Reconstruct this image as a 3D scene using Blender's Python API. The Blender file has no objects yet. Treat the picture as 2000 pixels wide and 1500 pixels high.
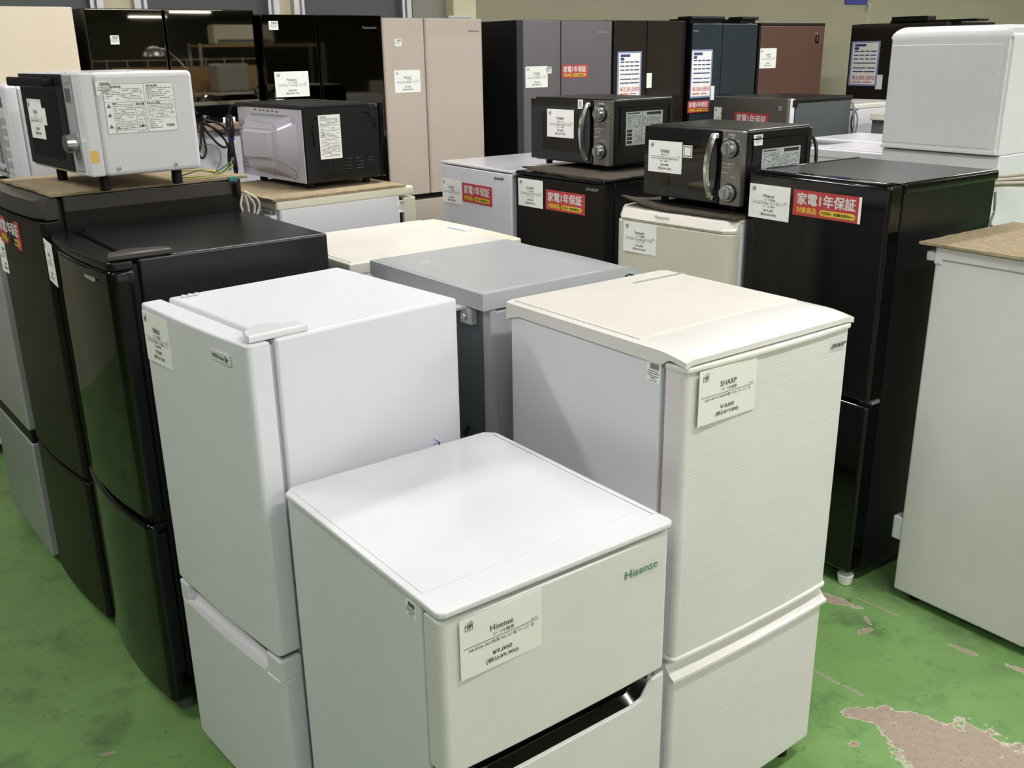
import bpy, bmesh, math, random
from mathutils import Vector, Matrix
random.seed(7)
SC = bpy.context.scene
COL = SC.collection
pi = math.pi

# ------------------------------------------------------------------ camera
FPX, PITCH, ROLL, EYE = 1897.0, .3311, -.0153, 1.6396
cp, sp, cr, sr = math.cos(PITCH), math.sin(PITCH), math.cos(ROLL), math.sin(ROLL)
VF = Vector((0, cp, -sp))
_r, _u = Vector((1, 0, 0)), Vector((0, sp, cp))
VR = _r * cr + _u * sr
VU = _u * cr - _r * sr
EYEP = Vector((0, 0, EYE))
cam = bpy.data.cameras.new('camera')
co = bpy.data.objects.new('camera', cam)
COL.objects.link(co)
m = Matrix((VR, VU, -VF)).transposed().to_4x4()
m.translation = EYEP
co.matrix_world = m
cam.sensor_fit = 'HORIZONTAL'
cam.sensor_width = 36
cam.lens = FPX / 2000 * 36
cam.clip_start = .05
SC.camera = co
SC.view_settings.view_transform = 'Standard'
SC.view_settings.look = 'None'
SC.view_settings.gamma = 1
SC.view_settings.use_curve_mapping = False
SC.view_settings.exposure = .31
w = bpy.data.worlds.new('world')
SC.world = w
w.use_nodes = True
w.node_tree.nodes['Background'].inputs[0].default_value = (.9, .95, 1, 1)
w.node_tree.nodes['Background'].inputs[1].default_value = .05

YR = .635                                     # the room's long direction
RU = Vector((math.cos(YR), math.sin(YR), 0))
RV = Vector((-math.sin(YR), math.cos(YR), 0))
CEIL = 2.9
LIGHT_POWER = 25.0
LIGHT_SPOTS = []
for iu, u in enumerate((-.8, 1.8, 4.4, 7.0, 9.6)):
    for v in ((-5.0, -2.2, .4, 3.0) if iu == 0 else (-5.0, -2.2, .4, 3.0)):
        LIGHT_SPOTS.append((u, v))
FAR_SPOTS = [(u, v) for v in (-9.0, -13.0, -17.0, -21.0, -25.0) for u in (-2, 2.2, 6.4, 10.6)]
for (u, v) in LIGHT_SPOTS:
    ld = bpy.data.lights.new('tube_light', 'AREA')
    ld.shape = 'RECTANGLE'
    ld.size, ld.size_y = 1.2, .14
    ld.energy = LIGHT_POWER * (.5 if u < 0 and v > -1 and v < 1 else 1)
    ld.color = (1.0, .965, .985)
    lo = bpy.data.objects.new('tube_light', ld)
    lo.location = RU * u + RV * v + Vector((0, 0, CEIL - .125))
    lo.rotation_euler = (0, 0, YR)
    COL.objects.link(lo)


# ------------------------------------------------------------------ helpers
def lin(c):
    c = c / 255
    return c / 12.92 if c <= .04045 else ((c + .055) / 1.055) ** 2.4


def mat(name, rgb, rough=.4, metal=0.0, coat=0.0, spec=.5, noise=None, bump=None, emit=None):
    """rgb in sRGB 0..255; noise = (scale, amount) mottling; bump = (scale, strength, stretch)"""
    m = bpy.data.materials.new(name)
    m.use_nodes = True
    nt = m.node_tree
    b = nt.nodes['Principled BSDF']
    col = (lin(rgb[0]), lin(rgb[1]), lin(rgb[2]), 1)
    b.inputs['Base Color'].default_value = col
    b.inputs['Roughness'].default_value = rough
    b.inputs['Metallic'].default_value = metal
    b.inputs['Specular IOR Level'].default_value = spec
    b.inputs['Coat Weight'].default_value = coat
    b.inputs['Coat Roughness'].default_value = .03
    tc = nt.nodes.new('ShaderNodeTexCoord')
    sc, am = noise if noise else (6, .03)
    n = nt.nodes.new('ShaderNodeTexNoise')
    n.inputs['Scale'].default_value = sc
    n.inputs['Detail'].default_value = 4
    nt.links.new(tc.outputs['Object'], n.inputs['Vector'])
    mx = nt.nodes.new('ShaderNodeMix')
    mx.data_type = 'RGBA'
    mx.blend_type = 'MULTIPLY'
    mx.inputs[0].default_value = 1
    rp = nt.nodes.new('ShaderNodeMapRange')
    rp.inputs[1].default_value, rp.inputs[2].default_value = .3, .7
    rp.inputs[3].default_value, rp.inputs[4].default_value = 1 - am, 1 + am * .5
    nt.links.new(n.outputs[0], rp.inputs[0])
    mx.inputs[6].default_value = col
    nt.links.new(rp.outputs[0], mx.inputs[7])
    nt.links.new(mx.outputs[2], b.inputs['Base Color'])
    if bump:
        n2 = nt.nodes.new('ShaderNodeTexNoise')
        mp = nt.nodes.new('ShaderNodeMapping')
        mp.inputs['Scale'].default_value = bump[2] if len(bump) > 2 else (1, 1, 1)
        nt.links.new(tc.outputs['Object'], mp.inputs[0])
        nt.links.new(mp.outputs[0], n2.inputs['Vector'])
        n2.inputs['Scale'].default_value = bump[0]
        n2.inputs['Detail'].default_value = 3
        bp = nt.nodes.new('ShaderNodeBump')
        bp.inputs['Strength'].default_value = bump[1]
        bp.inputs['Distance'].default_value = .002
        nt.links.new(n2.outputs[0], bp.inputs['Height'])
        nt.links.new(bp.outputs[0], b.inputs['Normal'])
    if emit:
        b.inputs['Emission Color'].default_value = col
        b.inputs['Emission Strength'].default_value = emit
    return m


M = dict(
    white=mat('white_painted_steel', (218, 218, 224), .38, noise=(3, .02)),
    white_gloss=mat('white_glossy_plastic', (222, 221, 224), .18),
    white_top=mat('white_glass_like_top', (214, 214, 217), .16),
    cream_top=mat('cream_table_top', (219, 216, 206), .24),
    cream_gloss=mat('cream_glossy_plastic', (220, 217, 212), .14),
    sharp_door=mat('white_brushed_door', (217, 211, 212), .3, bump=(60, .25, (.35, 1, 6))),
    pale_green_white=mat('cool_white_door', (214, 210, 209), .35),
    cream=mat('cream_plastic', (216, 212, 194), .35),
    ivory=mat('ivory_door', (206, 202, 186), .32),
    silver=mat('silver_grey_paint', (170, 173, 175), .3, metal=.1),
    silver_side=mat('silver_grey_side', (164, 167, 170), .4, metal=.15),
    grey_back=mat('grey_galvanised_back', (96, 104, 106), .45, metal=.4),
    pale_silver=mat('pale_silver_paint', (168, 170, 172), .35, metal=.3),
    black=mat('black_gloss_door', (8, 8, 8), .08, spec=.4, bump=(5, .05)),
    black_body=mat('black_textured_steel', (14, 14, 15), .30, spec=.4, bump=(160, .2)),
    black_matt=mat('black_plastic', (12, 12, 12), .45, spec=.3),
    brown=mat('dark_brown_door', (28, 24, 21), .38, spec=.2, bump=(120, .15)),
    brown_trim=mat('brown_grey_trim', (56, 52, 48), .32),
    dark_glass=mat('black_mirror_glass', (74, 70, 64), .03, metal=1.0),
    mirror_black=mat('dark_mirror_glass', (122, 116, 106), .02, metal=1.0),
    mwglass=mat('smoked_door_glass', (34, 33, 32), .07, spec=.6),
    cream_glass=mat('cream_glass', (236, 222, 198), .12),
    beige_door=mat('champagne_beige_glass', (190, 177, 166), .1),
    grey_door=mat('dark_grey_metal_door', (116, 112, 116), .3, metal=.35),
    brownblack=mat('brown_black_glass', (42, 36, 34), .10, spec=.8),
    bluegrey=mat('blue_grey_mirror_door', (58, 66, 72), .1, metal=.3, coat=.3),
    copper=mat('copper_brown_door', (104, 76, 66), .3, metal=.3),
    steel=mat('brushed_stainless', (136, 132, 124), .28, metal=.75, bump=(40, .1, (1, 1, 14))),
    chrome=mat('chrome', (228, 229, 231), .17, metal=1),
    alu=mat('aluminium', (190, 188, 192), .3, metal=.8),
    knob=mat('satin_metal_knob', (185, 185, 188), .25, metal=.9),
    gasket=mat('grey_rubber_gasket', (92, 94, 98), .6),
    white_gasket=mat('pale_rubber_gasket', (168, 170, 178), .55),
    paper=mat('white_card', (240, 240, 236), .55, noise=(2, .01)),
    paper_clear=mat('white_card_warm', (230, 225, 221), .5, noise=(2, .01)),
    silver_label=mat('silver_rating_label', (176, 182, 180), .35),
    ink=mat('black_ink', (30, 30, 30), .6),
    ink_soft=mat('grey_ink', (110, 108, 108), .6),
    ink_white=mat('white_ink', (215, 215, 212), .5),
    ink_navy=mat('navy_ink', (62, 66, 122), .5),
    ink_red=mat('red_ink', (196, 52, 60), .5),
    ink_green=mat('green_ink', (74, 128, 84), .5),
    sticker_red=mat('red_sticker', (186, 66, 68), .4),
    sticker_yellow=mat('yellow_print', (226, 196, 62), .4),
    sticker_orange=mat('orange_sticker', (234, 186, 96), .5),
    sign_frame=mat('clear_blue_sleeve', (140, 154, 190), .2),
    badge=mat('silver_badge', (170, 176, 182), .3, metal=.5),
    carpet=mat('brown_felt', (154, 138, 108), .95, noise=(60, .25), bump=(180, 1.2)),
    carpet_dark=mat('dark_brown_felt', (70, 61, 50), .95, noise=(60, .25), bump=(180, 1.2)),
    cord_black=mat('black_cord', (24, 24, 26), .45),
    cord_white=mat('beige_cord', (206, 196, 182), .5),
    cord_grey=mat('grey_cord', (140, 140, 138), .5),
    wire_green=mat('green_wire', (62, 110, 70), .5),
    wire_yellow=mat('yellow_wire', (178, 168, 70), .5),
    tie_blue=mat('blue_tie', (48, 48, 150), .5),
    teal=mat('teal_tape', (44, 118, 104), .5),
    galva=mat('galvanised_back_plate', (204, 202, 214), .3, metal=.55),
    window_dark=mat('dark_grey_window_shutter', (78, 83, 84), .45),
    wall=mat('olive_grey_wall_paint', (166, 160, 138), .85, noise=(1.2, .05)),
    wall_grey=mat('grey_wall_paint', (150, 148, 138), .85, noise=(1.2, .05)),
    wall_cream=mat('cream_pillar_paint', (226, 218, 184), .8),
    ceiling=mat('grey_ceiling', (190, 187, 178), .9),
    tube=mat('lit_tube', (255, 252, 244), .5, emit=14.0),
    blue_sign=mat('blue_sign', (56, 66, 150), .5),
    wood=mat('plywood', (176, 146, 104), .6),
)


def finish(bm, name, m, parent=None, ang=34):
    bmesh.ops.remove_doubles(bm, verts=bm.verts, dist=1e-6)
    bmesh.ops.recalc_face_normals(bm, faces=bm.faces)
    for f in bm.faces:
        f.smooth = True
    for e in bm.edges:
        if len(e.link_faces) == 2:
            g = e.calc_face_angle(0)
            a0, a1 = e.link_faces[0].calc_area(), e.link_faces[1].calc_area()
            if g > math.radians(ang) or (g > math.radians(4) and max(a0, a1) > 6 * min(a0, a1)):
                e.smooth = False
    me = bpy.data.meshes.new(name)
    bm.to_mesh(me)
    bm.free()
    me.materials.append(M[m] if isinstance(m, str) else m)
    o = bpy.data.objects.new(name, me)
    COL.objects.link(o)
    if parent is not None:
        o.parent = parent
    return o


def box(bm, x0, x1, y0, y1, z0, z1, r=0.0, seg=2):
    t = bmesh.new()
    bmesh.ops.create_cube(t, size=1)
    for v in t.verts:
        v.co = Vector(((x0 + x1) / 2 + v.co.x * (x1 - x0), (y0 + y1) / 2 + v.co.y * (y1 - y0), (z0 + z1) / 2 + v.co.z * (z1 - z0)))
    if r > 0:
        r = min(r, abs(x1 - x0) * .45, abs(y1 - y0) * .45, abs(z1 - z0) * .45)
        bmesh.ops.bevel(t, geom=list(t.edges), offset=r, segments=seg, profile=.5, affect='EDGES')
    merge(bm, t)


def merge(bm, t, mtx=None):
    if mtx is not None:
        t.transform(mtx)
    me = bpy.data.meshes.new('tmp')
    t.to_mesh(me)
    t.free()
    bm.from_mesh(me)
    bpy.data.meshes.remove(me)


def B(*a, **k):
    bm = bmesh.new()
    box(bm, *a, **k)
    return bm


def cyl(bm, p, axis, r, h, seg=20, r2=None, bev=0):
    t = bmesh.new()
    bmesh.ops.create_cone(t, cap_ends=True, segments=seg, radius1=r, radius2=r if r2 is None else r2, depth=h)
    if bev:
        es = [e for e in t.edges if abs(e.verts[0].co.z - e.verts[1].co.z) < 1e-6]
        bmesh.ops.bevel(t, geom=es, offset=bev, segments=2, affect='EDGES')
    q = Vector((0, 0, 1)).rotation_difference(Vector(axis).normalized())
    merge(bm, t, Matrix.Translation(Vector(p)) @ q.to_matrix().to_4x4())


def catmull(pts, n=6):
    P = [Vector(p) for p in pts]
    P = [P[0]] + P + [P[-1]]
    out = []
    for i in range(1, len(P) - 2):
        for k in range(n):
            t = k / n
            a, b, c, d = P[i - 1], P[i], P[i + 1], P[i + 2]
            out.append(.5 * ((2 * b) + (c - a) * t + (2 * a - 5 * b + 4 * c - d) * t * t + (3 * b - a - 3 * c + d) * t ** 3))
    out.append(P[-2])
    return out


def tube(bm, pts, r, seg=8, n=6, radii=None):
    P = catmull(pts, n) if n else [Vector(p) for p in pts]
    rings = []
    up = Vector((0, 0, 1))
    for i, p in enumerate(P):
        d = (P[min(i + 1, len(P) - 1)] - P[max(i - 1, 0)])
        if d.length < 1e-9:
            d = Vector((1, 0, 0))
        d.normalize()
        s = d.cross(up)
        if s.length < .1:
            s = d.cross(Vector((1, 0, 0)))
        s.normalize()
        t = s.cross(d)
        rr = r
        if radii:
            f = i / (len(P) - 1) * (len(radii) - 1)
            k = min(int(f), len(radii) - 2)
            rr = radii[k] + (radii[k + 1] - radii[k]) * (f - k)
        rings.append([bm.verts.new(p + (s * math.cos(a) + t * math.sin(a)) * rr) for a in [2 * pi * j / seg for j in range(seg)]])
    for a, b in zip(rings, rings[1:]):
        for j in range(seg):
            bm.faces.new((a[j], a[(j + 1) % seg], b[(j + 1) % seg], b[j]))
    bm.faces.new(rings[0][::-1])
    bm.faces.new(rings[-1])


def offset_poly(poly, e):
    n = len(poly)
    out = []
    for i in range(n):
        a, b, c = Vector(poly[i - 1]), Vector(poly[i]), Vector(poly[(i + 1) % n])
        d1, d2 = (b - a), (c - b)
        if d1.length < 1e-9 or d2.length < 1e-9:
            out.append(b)
            continue
        d1.normalize()
        d2.normalize()
        n1, n2 = Vector((-d1.y, d1.x)), Vector((-d2.y, d2.x))
        nn = n1 + n2
        nn = nn / max(nn.length_squared, .3) * 2 if nn.length > 1e-6 else n1
        out.append(b + nn * e)
    return out


def prism(bm, poly, z0, z1, e=.004, steps=3, bottom=True):
    """vertical prism of a plan polygon (counter-clockwise), rounded top and bottom edges"""
    rings = []
    prof = []
    for k in range(steps + 1):
        a = (k / steps) * pi / 2
        prof.append((e * (1 - math.sin(a)), e * (1 - math.cos(a))))
    lv = [(o, z0 + z) for o, z in prof] + [(o, z1 - z) for o, z in reversed(prof)]
    if not bottom:
        lv = [(0, z0)] + lv[steps + 1:]
    for o, z in lv:
        rings.append([bm.verts.new((p[0], p[1], z)) for p in (offset_poly(poly, o) if o else [Vector(q) for q in poly])])
    n = len(poly)
    for a, b in zip(rings, rings[1:]):
        for j in range(n):
            bm.faces.new((a[j], a[(j + 1) % n], b[(j + 1) % n], b[j]))
    bm.faces.new(rings[0][::-1])
    bm.faces.new(rings[-1])


def door_plan(x0, x1, yb, bulge=0.0, r=.008, yf=0.0, n=14, rs=4):
    """plan outline of a door: flat back at y=yb, front bulging towards -y, rounded front corners"""
    W = x1 - x0
    P = [(x0, yb)]
    for k in range(rs + 1):
        a = pi + k / rs * pi / 2
        P.append((x0 + r + r * math.cos(a), yf + r + r * math.sin(a)))
    if bulge:
        for k in range(1, n):
            u = k / n
            P.append((x0 + r + (W - 2 * r) * u, yf - bulge * (1 - (2 * u - 1) ** 2)))
    for k in range(rs + 1):
        a = 1.5 * pi + k / rs * pi / 2
        P.append((x1 - r + r * math.cos(a), yf + r + r * math.sin(a)))
    P.append((x1, yb))
    return P


def extrude_xz(bm, poly, y0, y1):
    a = [bm.verts.new((p[0], y0, p[1])) for p in poly]
    b = [bm.verts.new((p[0], y1, p[1])) for p in poly]
    n = len(poly)
    bm.faces.new(a)
    bm.faces.new(b[::-1])
    for j in range(n):
        bm.faces.new((a[j], b[j], b[(j + 1) % n], a[(j + 1) % n]))


class T:
    """a thing: an Empty on its base, local x along its front (seen from the front), y to its back, z up"""
    def __init__(s, name, label, cat, x, y, a, W, D, H, z0=0.0, group=None):
        s.o = bpy.data.objects.new(name, None)
        s.o.empty_display_size = .1
        COL.objects.link(s.o)
        s.o.location = (x, y, z0)
        s.o.rotation_euler = (0, 0, a)
        s.o['label'], s.o['category'] = label, cat
        if group:
            s.o['group'] = group
        s.P = Vector((x, y, z0))
        s.ex = Vector((math.cos(a), math.sin(a), 0))
        s.ey = Vector((-math.sin(a), math.cos(a), 0))
        s.W, s.D, s.H, s.z0, s.a = W, D, H, z0, a

    def loc(s, pl, px, py, off=0.0):
        d = VF * FPX + VR * (px - 1000) - VU * (py - 750)
        if pl == 'f':
            n, p = s.ey, s.P + s.ey * off
        elif pl == 'b':
            n, p = s.ey, s.P + s.ey * (s.D + off)
        elif pl == 'r':
            n, p = s.ex, s.P + s.ex * (s.W + off)
        elif pl == 'l':
            n, p = s.ex, s.P + s.ex * off
        else:
            n, p = Vector((0, 0, 1)), Vector((0, 0, s.z0 + s.H + off))
        t = (p - EYEP).dot(n) / d.dot(n)
        q = EYEP + d * t - s.P
        return Vector((q.dot(s.ex), q.dot(s.ey), q.z))

    def part(s, name, bm, m, parent=None, label=None, ang=34):
        o = finish(bm, name, m, parent or s.o, ang)
        if label:
            o['label'] = label
        return o


_tc = {}


def text_mesh(body, bold=0.0):
    """unit mesh data of a string: bounding box scaled to 1x1, origin bottom left"""
    key = (body, bold)
    if key in _tc:
        return _tc[key]
    cu = bpy.data.curves.new('t', 'FONT')
    cu.body = body
    cu.size = 1
    cu.resolution_u = 2
    cu.offset = bold
    ob = bpy.data.objects.new('t', cu)
    COL.objects.link(ob)
    dg = bpy.context.evaluated_depsgraph_get()
    me = bpy.data.meshes.new_from_object(ob.evaluated_get(dg))
    vs = [v.co.copy() for v in me.vertices]
    fs = [tuple(p.vertices) for p in me.polygons]
    x0, x1 = min(v.x for v in vs), max(v.x for v in vs)
    y0, y1 = min(v.y for v in vs), max(v.y for v in vs)
    vs = [((v.x - x0) / (x1 - x0), (v.y - y0) / max(y1 - y0, 1e-6)) for v in vs]
    bpy.data.objects.remove(ob)
    bpy.data.meshes.remove(me)
    bpy.data.curves.remove(cu)
    _tc[key] = (vs, fs, (x1 - x0) / max(y1 - y0, 1e-6))
    return _tc[key]


class Face:
    """a flat frame on a surface: O = top left corner, R = reading direction, N = outward normal (local to parent)"""
    def __init__(s, O, R, N, Dn=(0, 0, -1)):
        s.O, s.R, s.N, s.Dn = Vector(O), Vector(R).normalized(), Vector(N).normalized(), Vector(Dn).normalized()

    def p(s, u, v, h=0.0):
        return s.O + s.R * u + s.Dn * v + s.N * h

    def rect(s, bm, u0, v0, u1, v1, h0, h1):
        c = [s.p(u, v, h) for h in (h0, h1) for u, v in ((u0, v0), (u1, v0), (u1, v1), (u0, v1))]
        V = [bm.verts.new(q) for q in c]
        for f in ((0, 1, 2, 3), (7, 6, 5, 4), (0, 4, 5, 1), (1, 5, 6, 2), (2, 6, 7, 3), (3, 7, 4, 0)):
            bm.faces.new([V[i] for i in f])

    def text(s, bm, body, u, v, w, h, lift, bold=0.0, slant=0.0):
        """string filling the box whose top left is (u, v)"""
        if bold:
            b = bold * h * .9
            for k, (dx, dy) in enumerate(((b, 0), (-b, 0), (0, b * .7), (0, -b * .7))):
                s.text(bm, body, u + dx, v + dy, w, h, lift + .00002 * (k + 1), 0, slant)
        vs, fs, _ = text_mesh(body)
        V = [bm.verts.new(s.p(u + (x + slant * (y - .5)) * w, v + h - y * h, lift)) for x, y in vs]
        for f in fs:
            try:
                bm.faces.new([V[i] for i in f])
            except ValueError:
                pass


def front(x, z, y=0.0):
    return Face((x, y, z), (1, 0, 0), (0, -1, 0))


def right(y, z, x):
    return Face((x, y, z), (0, 1, 0), (1, 0, 0))


def left(y, z, x=0.0):
    return Face((x, y, z), (0, -1, 0), (-1, 0, 0))


def back(x, z, y):
    return Face((x, y, z), (-1, 0, 0), (0, 1, 0))


def top(x, y, z):
    return Face((x, y, z), (1, 0, 0), (0, 0, 1), (0, -1, 0))


def lettering(t, parent, F, items, m='ink', name='lettering'):
    bm = bmesh.new()
    for it in items:
        F.text(bm, *it)
    me = bpy.data.meshes.new(name)
    bm.to_mesh(me)
    bm.free()
    me.materials.append(M[m])
    o = bpy.data.objects.new(name, me)
    COL.objects.link(o)
    o.parent = parent
    return o


def logo(t, F, body, w, h, m='ink', slant=.0, bold=.02, parent=None, lift=.0012):
    return lettering(t, parent or t.o, F, [(body, 0, 0, w, h, lift, bold, slant)], m, 'logo')


def price_label(t, F, w, h, brand, item, spec, p1, p2, m='paper', small='', brandw=.28):
    bm = bmesh.new()
    F.rect(bm, 0, 0, w, h, -.0004, .0006)
    c = t.part('price_label', bm, m)
    L = .0010
    it = []
    it.append((brand, w * (.5 - brandw / 2), h * .27, w * brandw, h * .10, L, .01))
    it.append((item, w * .39, h * .40, w * .26, h * .065, L, 0))
    it.append((spec, w * .10, h * .52, w * .80, h * .065, L, 0))
    if small:
        it.append((small, w * .36, h * .60, w * .28, h * .06, L, 0))
    it.append((p1, w * .38, h * .71, w * .24, h * .085, L, .01))
    it.append((p2, w * .30, h * .82, w * .40, h * .095, L, .01))
    it.append(('16672', w * .86, h * .44, w * .09, h * .03, L, 0))
    # the little shop mark: a box with the letters T F and an aerial
    it.append(('T', w * .075, h * .125, w * .028, h * .055, L, .05))
    it.append(('F', w * .118, h * .118, w * .028, h * .055, L, .05))
    o = lettering(t, c, F, it)
    bm = bmesh.new()
    F.rect(bm, w * .04, h * .493, w * .96, h * .499, .0006, .001)
    for a in ((.062, .105, .152, .110), (.062, .20, .152, .205), (.062, .105, .066, .205), (.107, .105, .111, .205), (.148, .105, .152, .205),
              (.085, .082, .165, .087), (.13, .05, .134, .085)):
        F.rect(bm, w * a[0], h * a[1], w * a[2], h * a[3], .0006, .001)
    t.part('printed_rule', bm, 'ink', c)
    return c


def red_sticker(t, F, w, h, m='sticker_red', strip=False):
    bm = bmesh.new()
    F.rect(bm, 0, 0, w, h, -.0004, .0007)
    c = t.part('warranty_sticker', bm, m, label='red warranty sticker')
    lettering(t, c, F, [('家電1年保証', w * .06, h * .10, w * .86, h * .46, .0012, .035)], 'ink_white')
    lettering(t, c, F, [('対象商品', w * .06, h * .65, w * .30, h * .24, .0012, .03)], 'sticker_yellow', 'yellow_lettering')
    bm = bmesh.new()
    n = 8
    a0, a1, c0, c1 = w * .41, w * .93, h * .67, h * .90
    r = (c1 - c0) / 2
    P = []
    for k in range(n + 1):
        a = pi / 2 + pi * k / n
        P.append((a0 + r + r * math.cos(a), (c0 + c1) / 2 + r * math.sin(a)))
    for k in range(n + 1):
        a = -pi / 2 + pi * k / n
        P.append((a1 - r + r * math.cos(a), (c0 + c1) / 2 + r * math.sin(a)))
    bm.faces.new([bm.verts.new(F.p(u, v, .0010)) for u, v in P])
    t.part('yellow_pill', bm, 'sticker_yellow', c)
    lettering(t, c, F, [('中古家具・家電販売業界No.1', a0 + r * .7, c0 + r * .45, a1 - a0 - r * 1.4, r * 1.1, .0014, .02)], 'ink', 'pill_lettering')
    if strip:
        bm = bmesh.new()
        F.rect(bm, w * .965, 0, w, h, .0007, .0012)
        t.part('white_edge_strip', bm, 'paper', c)
    return c


def stock_tag(t, F, w, h, text=True):
    bm = bmesh.new()
    F.rect(bm, 0, 0, w, h, -.0004, .0006)
    c = t.part('stock_tag', bm, 'paper')
    bm = bmesh.new()
    x = w * .25
    k = 0
    while x < w * .9:
        ww = w * (.012 + .014 * ((k * 7) % 3))
        F.rect(bm, x, h * .1, x + ww, h * .36, .0006, .001)
        x += ww + w * .022
        k += 1
    for v, a, b in ((.44, .1, .8), (.54, .06, .9), (.64, .06, .45), (.66, .5, .85), (.74, .3, .6)):
        F.rect(bm, w * a, h * v, w * b, h * (v + .035), .0006, .001)
    t.part('barcode', bm, 'ink_soft', c)
    if text:
        lettering(t, c, F, [('¥9,000', w * .35, h * .76, w * .3, h * .07, .001, 0), ('税込¥9,900', w * .2, h * .86, w * .55, h * .08, .001, 0)])
    return c


def sales_sign(t, F, w, h, price):
    bm = bmesh.new()
    F.rect(bm, 0, 0, w, h, -.0004, .0015)
    c = t.part('price_sign', bm, 'sign_frame', label='blue framed price sign')
    bm = bmesh.new()
    F.rect(bm, w * .06, h * .035, w * .94, h * .965, .0015, .002)
    t.part('sign_sheet', bm, 'paper', c)
    bm = bmesh.new()
    F.rect(bm, w * .12, h * .06, w * .52, h * .115, .002, .0025)
    F.rect(bm, w * .12, h * .13, w * .27, h * .19, .002, .0025)
    for v in (.225, .31, .395):
        for a, b in ((.12, .28), (.32, .48), (.52, .66), (.70, .90)):
            F.rect(bm, w * a, h * (v - .012), w * b, h * (v + .014), .002, .0025)
    F.rect(bm, w * .12, h * .475, w * .90, h * .50, .002, .0025)
    F.rect(bm, w * .12, h * .585, w * .58, h * .607, .002, .0025)
    F.rect(bm, w * .62, h * .585, w * .90, h * .607, .002, .0025)
    F.rect(bm, w * .12, h * .665, w * .50, h * .69, .002, .0025)
    F.rect(bm, w * .53, h * .665, w * .90, h * .69, .002, .0025)
    t.part('blue_print', bm, 'ink_navy', c)
    lettering(t, c, F, [(price, w * .12, h * .765, w * .80, h * .11, .0026, .01)], 'ink_red', 'price_figures')
    bm = bmesh.new()
    F.rect(bm, w * .12, h * .905, w * .46, h * .925, .002, .0025)
    F.rect(bm, w * .52, h * .905, w * .80, h * .925, .002, .0025)
    t.part('red_print', bm, 'ink_red', c)


def feet(t, m='black_matt', h=.03, r=.018):
    for x in (.05, t.W - .05):
        for y in (.05, t.D - .05):
            bm = bmesh.new()
            cyl(bm, (x, y, h / 2), (0, 0, 1), r, h, 14, bev=.002)
            t.part('foot', bm, m)


def body(t, m, y0, y1=None, z0=.03, z1=None, ins=.003, r=.006, backm=None, gask='gasket', gz=None):
    z1 = t.H if z1 is None else z1
    y1 = t.D if y1 is None else y1
    t.part('cabinet', B(ins, t.W - ins, y0, y1, z0, z1, r=r, seg=3), m)
    if gask:
        t.part('gasket', B(.012, t.W - .012, y0 - .014, y0 + .002, z0 + .01, (gz or z1) - .012), gask)


def door(t, z0, z1, m, dt=.05, bulge=0.0, r=.01, e=.005, x0=0.0, x1=None, name='door', label=None):
    bm = bmesh.new()
    prism(bm, door_plan(x0, t.W if x1 is None else x1, dt, bulge, r), z0, z1, e)
    return t.part(name, bm, m, label=label)


def hinge_cover(t, x, y0, y1, m, w=.07, z=None, flip=False):
    """low wedge-shaped hinge cap lying on the top at the door corner"""
    z = t.H if z is None else z
    P = [(x, y0 + .01), (x + w * .35, y0), (x + w * .5, y0), (x + w * .5, y1), (x + w * .1, y1), (x - w * .35, y0 + (y1 - y0) * .45)]
    if flip:
        P = [(2 * x - p[0], p[1]) for p in P][::-1]
    bm = bmesh.new()
    a = sum(P[i][0] * P[(i + 1) % 6][1] - P[(i + 1) % 6][0] * P[i][1] for i in range(6))
    if a < 0:
        P = P[::-1]
    prism(bm, P, z, z + .014, .004)
    return t.part('hinge_cover', bm, m)


def struct(name, bm, m):
    o = finish(bm, name, m)
    o['kind'] = 'structure'
    return o


# ------------------------------------------------------------------ the setting
def uv(u, v, z=0):
    return RU * u + RV * v + Vector((0, 0, z))


def ubox(bm, u0, u1, v0, v1, z0, z1):
    c = [uv(u, v, z) for z in (z0, z1) for u, v in ((u0, v0), (u1, v0), (u1, v1), (u0, v1))]
    V = [bm.verts.new(q) for q in c]
    for f in ((3, 2, 1, 0), (4, 5, 6, 7), (0, 1, 5, 4), (1, 2, 6, 5), (2, 3, 7, 6), (3, 0, 4, 7)):
        bm.faces.new([V[i] for i in f])


def U(*a):
    bm = bmesh.new()
    ubox(bm, *a)
    return bm


U0, U1, V0, V1 = -5.5, 14.0, -27.0, 5.2

fm = bpy.data.materials.new('worn_green_floor_paint')
fm.use_nodes = True
nt = fm.node_tree
bs = nt.nodes['Principled BSDF']
N = nt.nodes.new
Lk = nt.links.new
tc = N('ShaderNodeTexCoord')


def noise(scale, detail=4, rough=.5):
    n = N('ShaderNodeTexNoise')
    n.inputs['Scale'].default_value = scale
    n.inputs['Detail'].default_value = detail
    n.inputs['Roughness'].default_value = rough
    Lk(tc.outputs['Object'], n.inputs['Vector'])
    return n.outputs[0]


def ramp(src, a, b, lo=0.0, hi=1.0):
    r = N('ShaderNodeMapRange')
    r.inputs[1].default_value, r.inputs[2].default_value = a, b
    r.inputs[3].default_value, r.inputs[4].default_value = lo, hi
    Lk(src, r.inputs[0])
    return r.outputs[0]


def mixc(fac, a, b):
    x = N('ShaderNodeMix')
    x.data_type = 'RGBA'
    Lk(fac, x.inputs[0])
    for i, c in ((6, a), (7, b)):
        if isinstance(c, tuple):
            x.inputs[i].default_value = (lin(c[0]), lin(c[1]), lin(c[2]), 1)
        else:
            Lk(c, x.inputs[i])
    return x.outputs[2]


def math_(op, a, b):
    x = N('ShaderNodeMath')
    x.operation = op
    for i, c in ((0, a), (1, b)):
        if isinstance(c, (int, float)):
            x.inputs[i].default_value = c
        else:
            Lk(c, x.inputs[i])
    return x.outputs[0]


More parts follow.
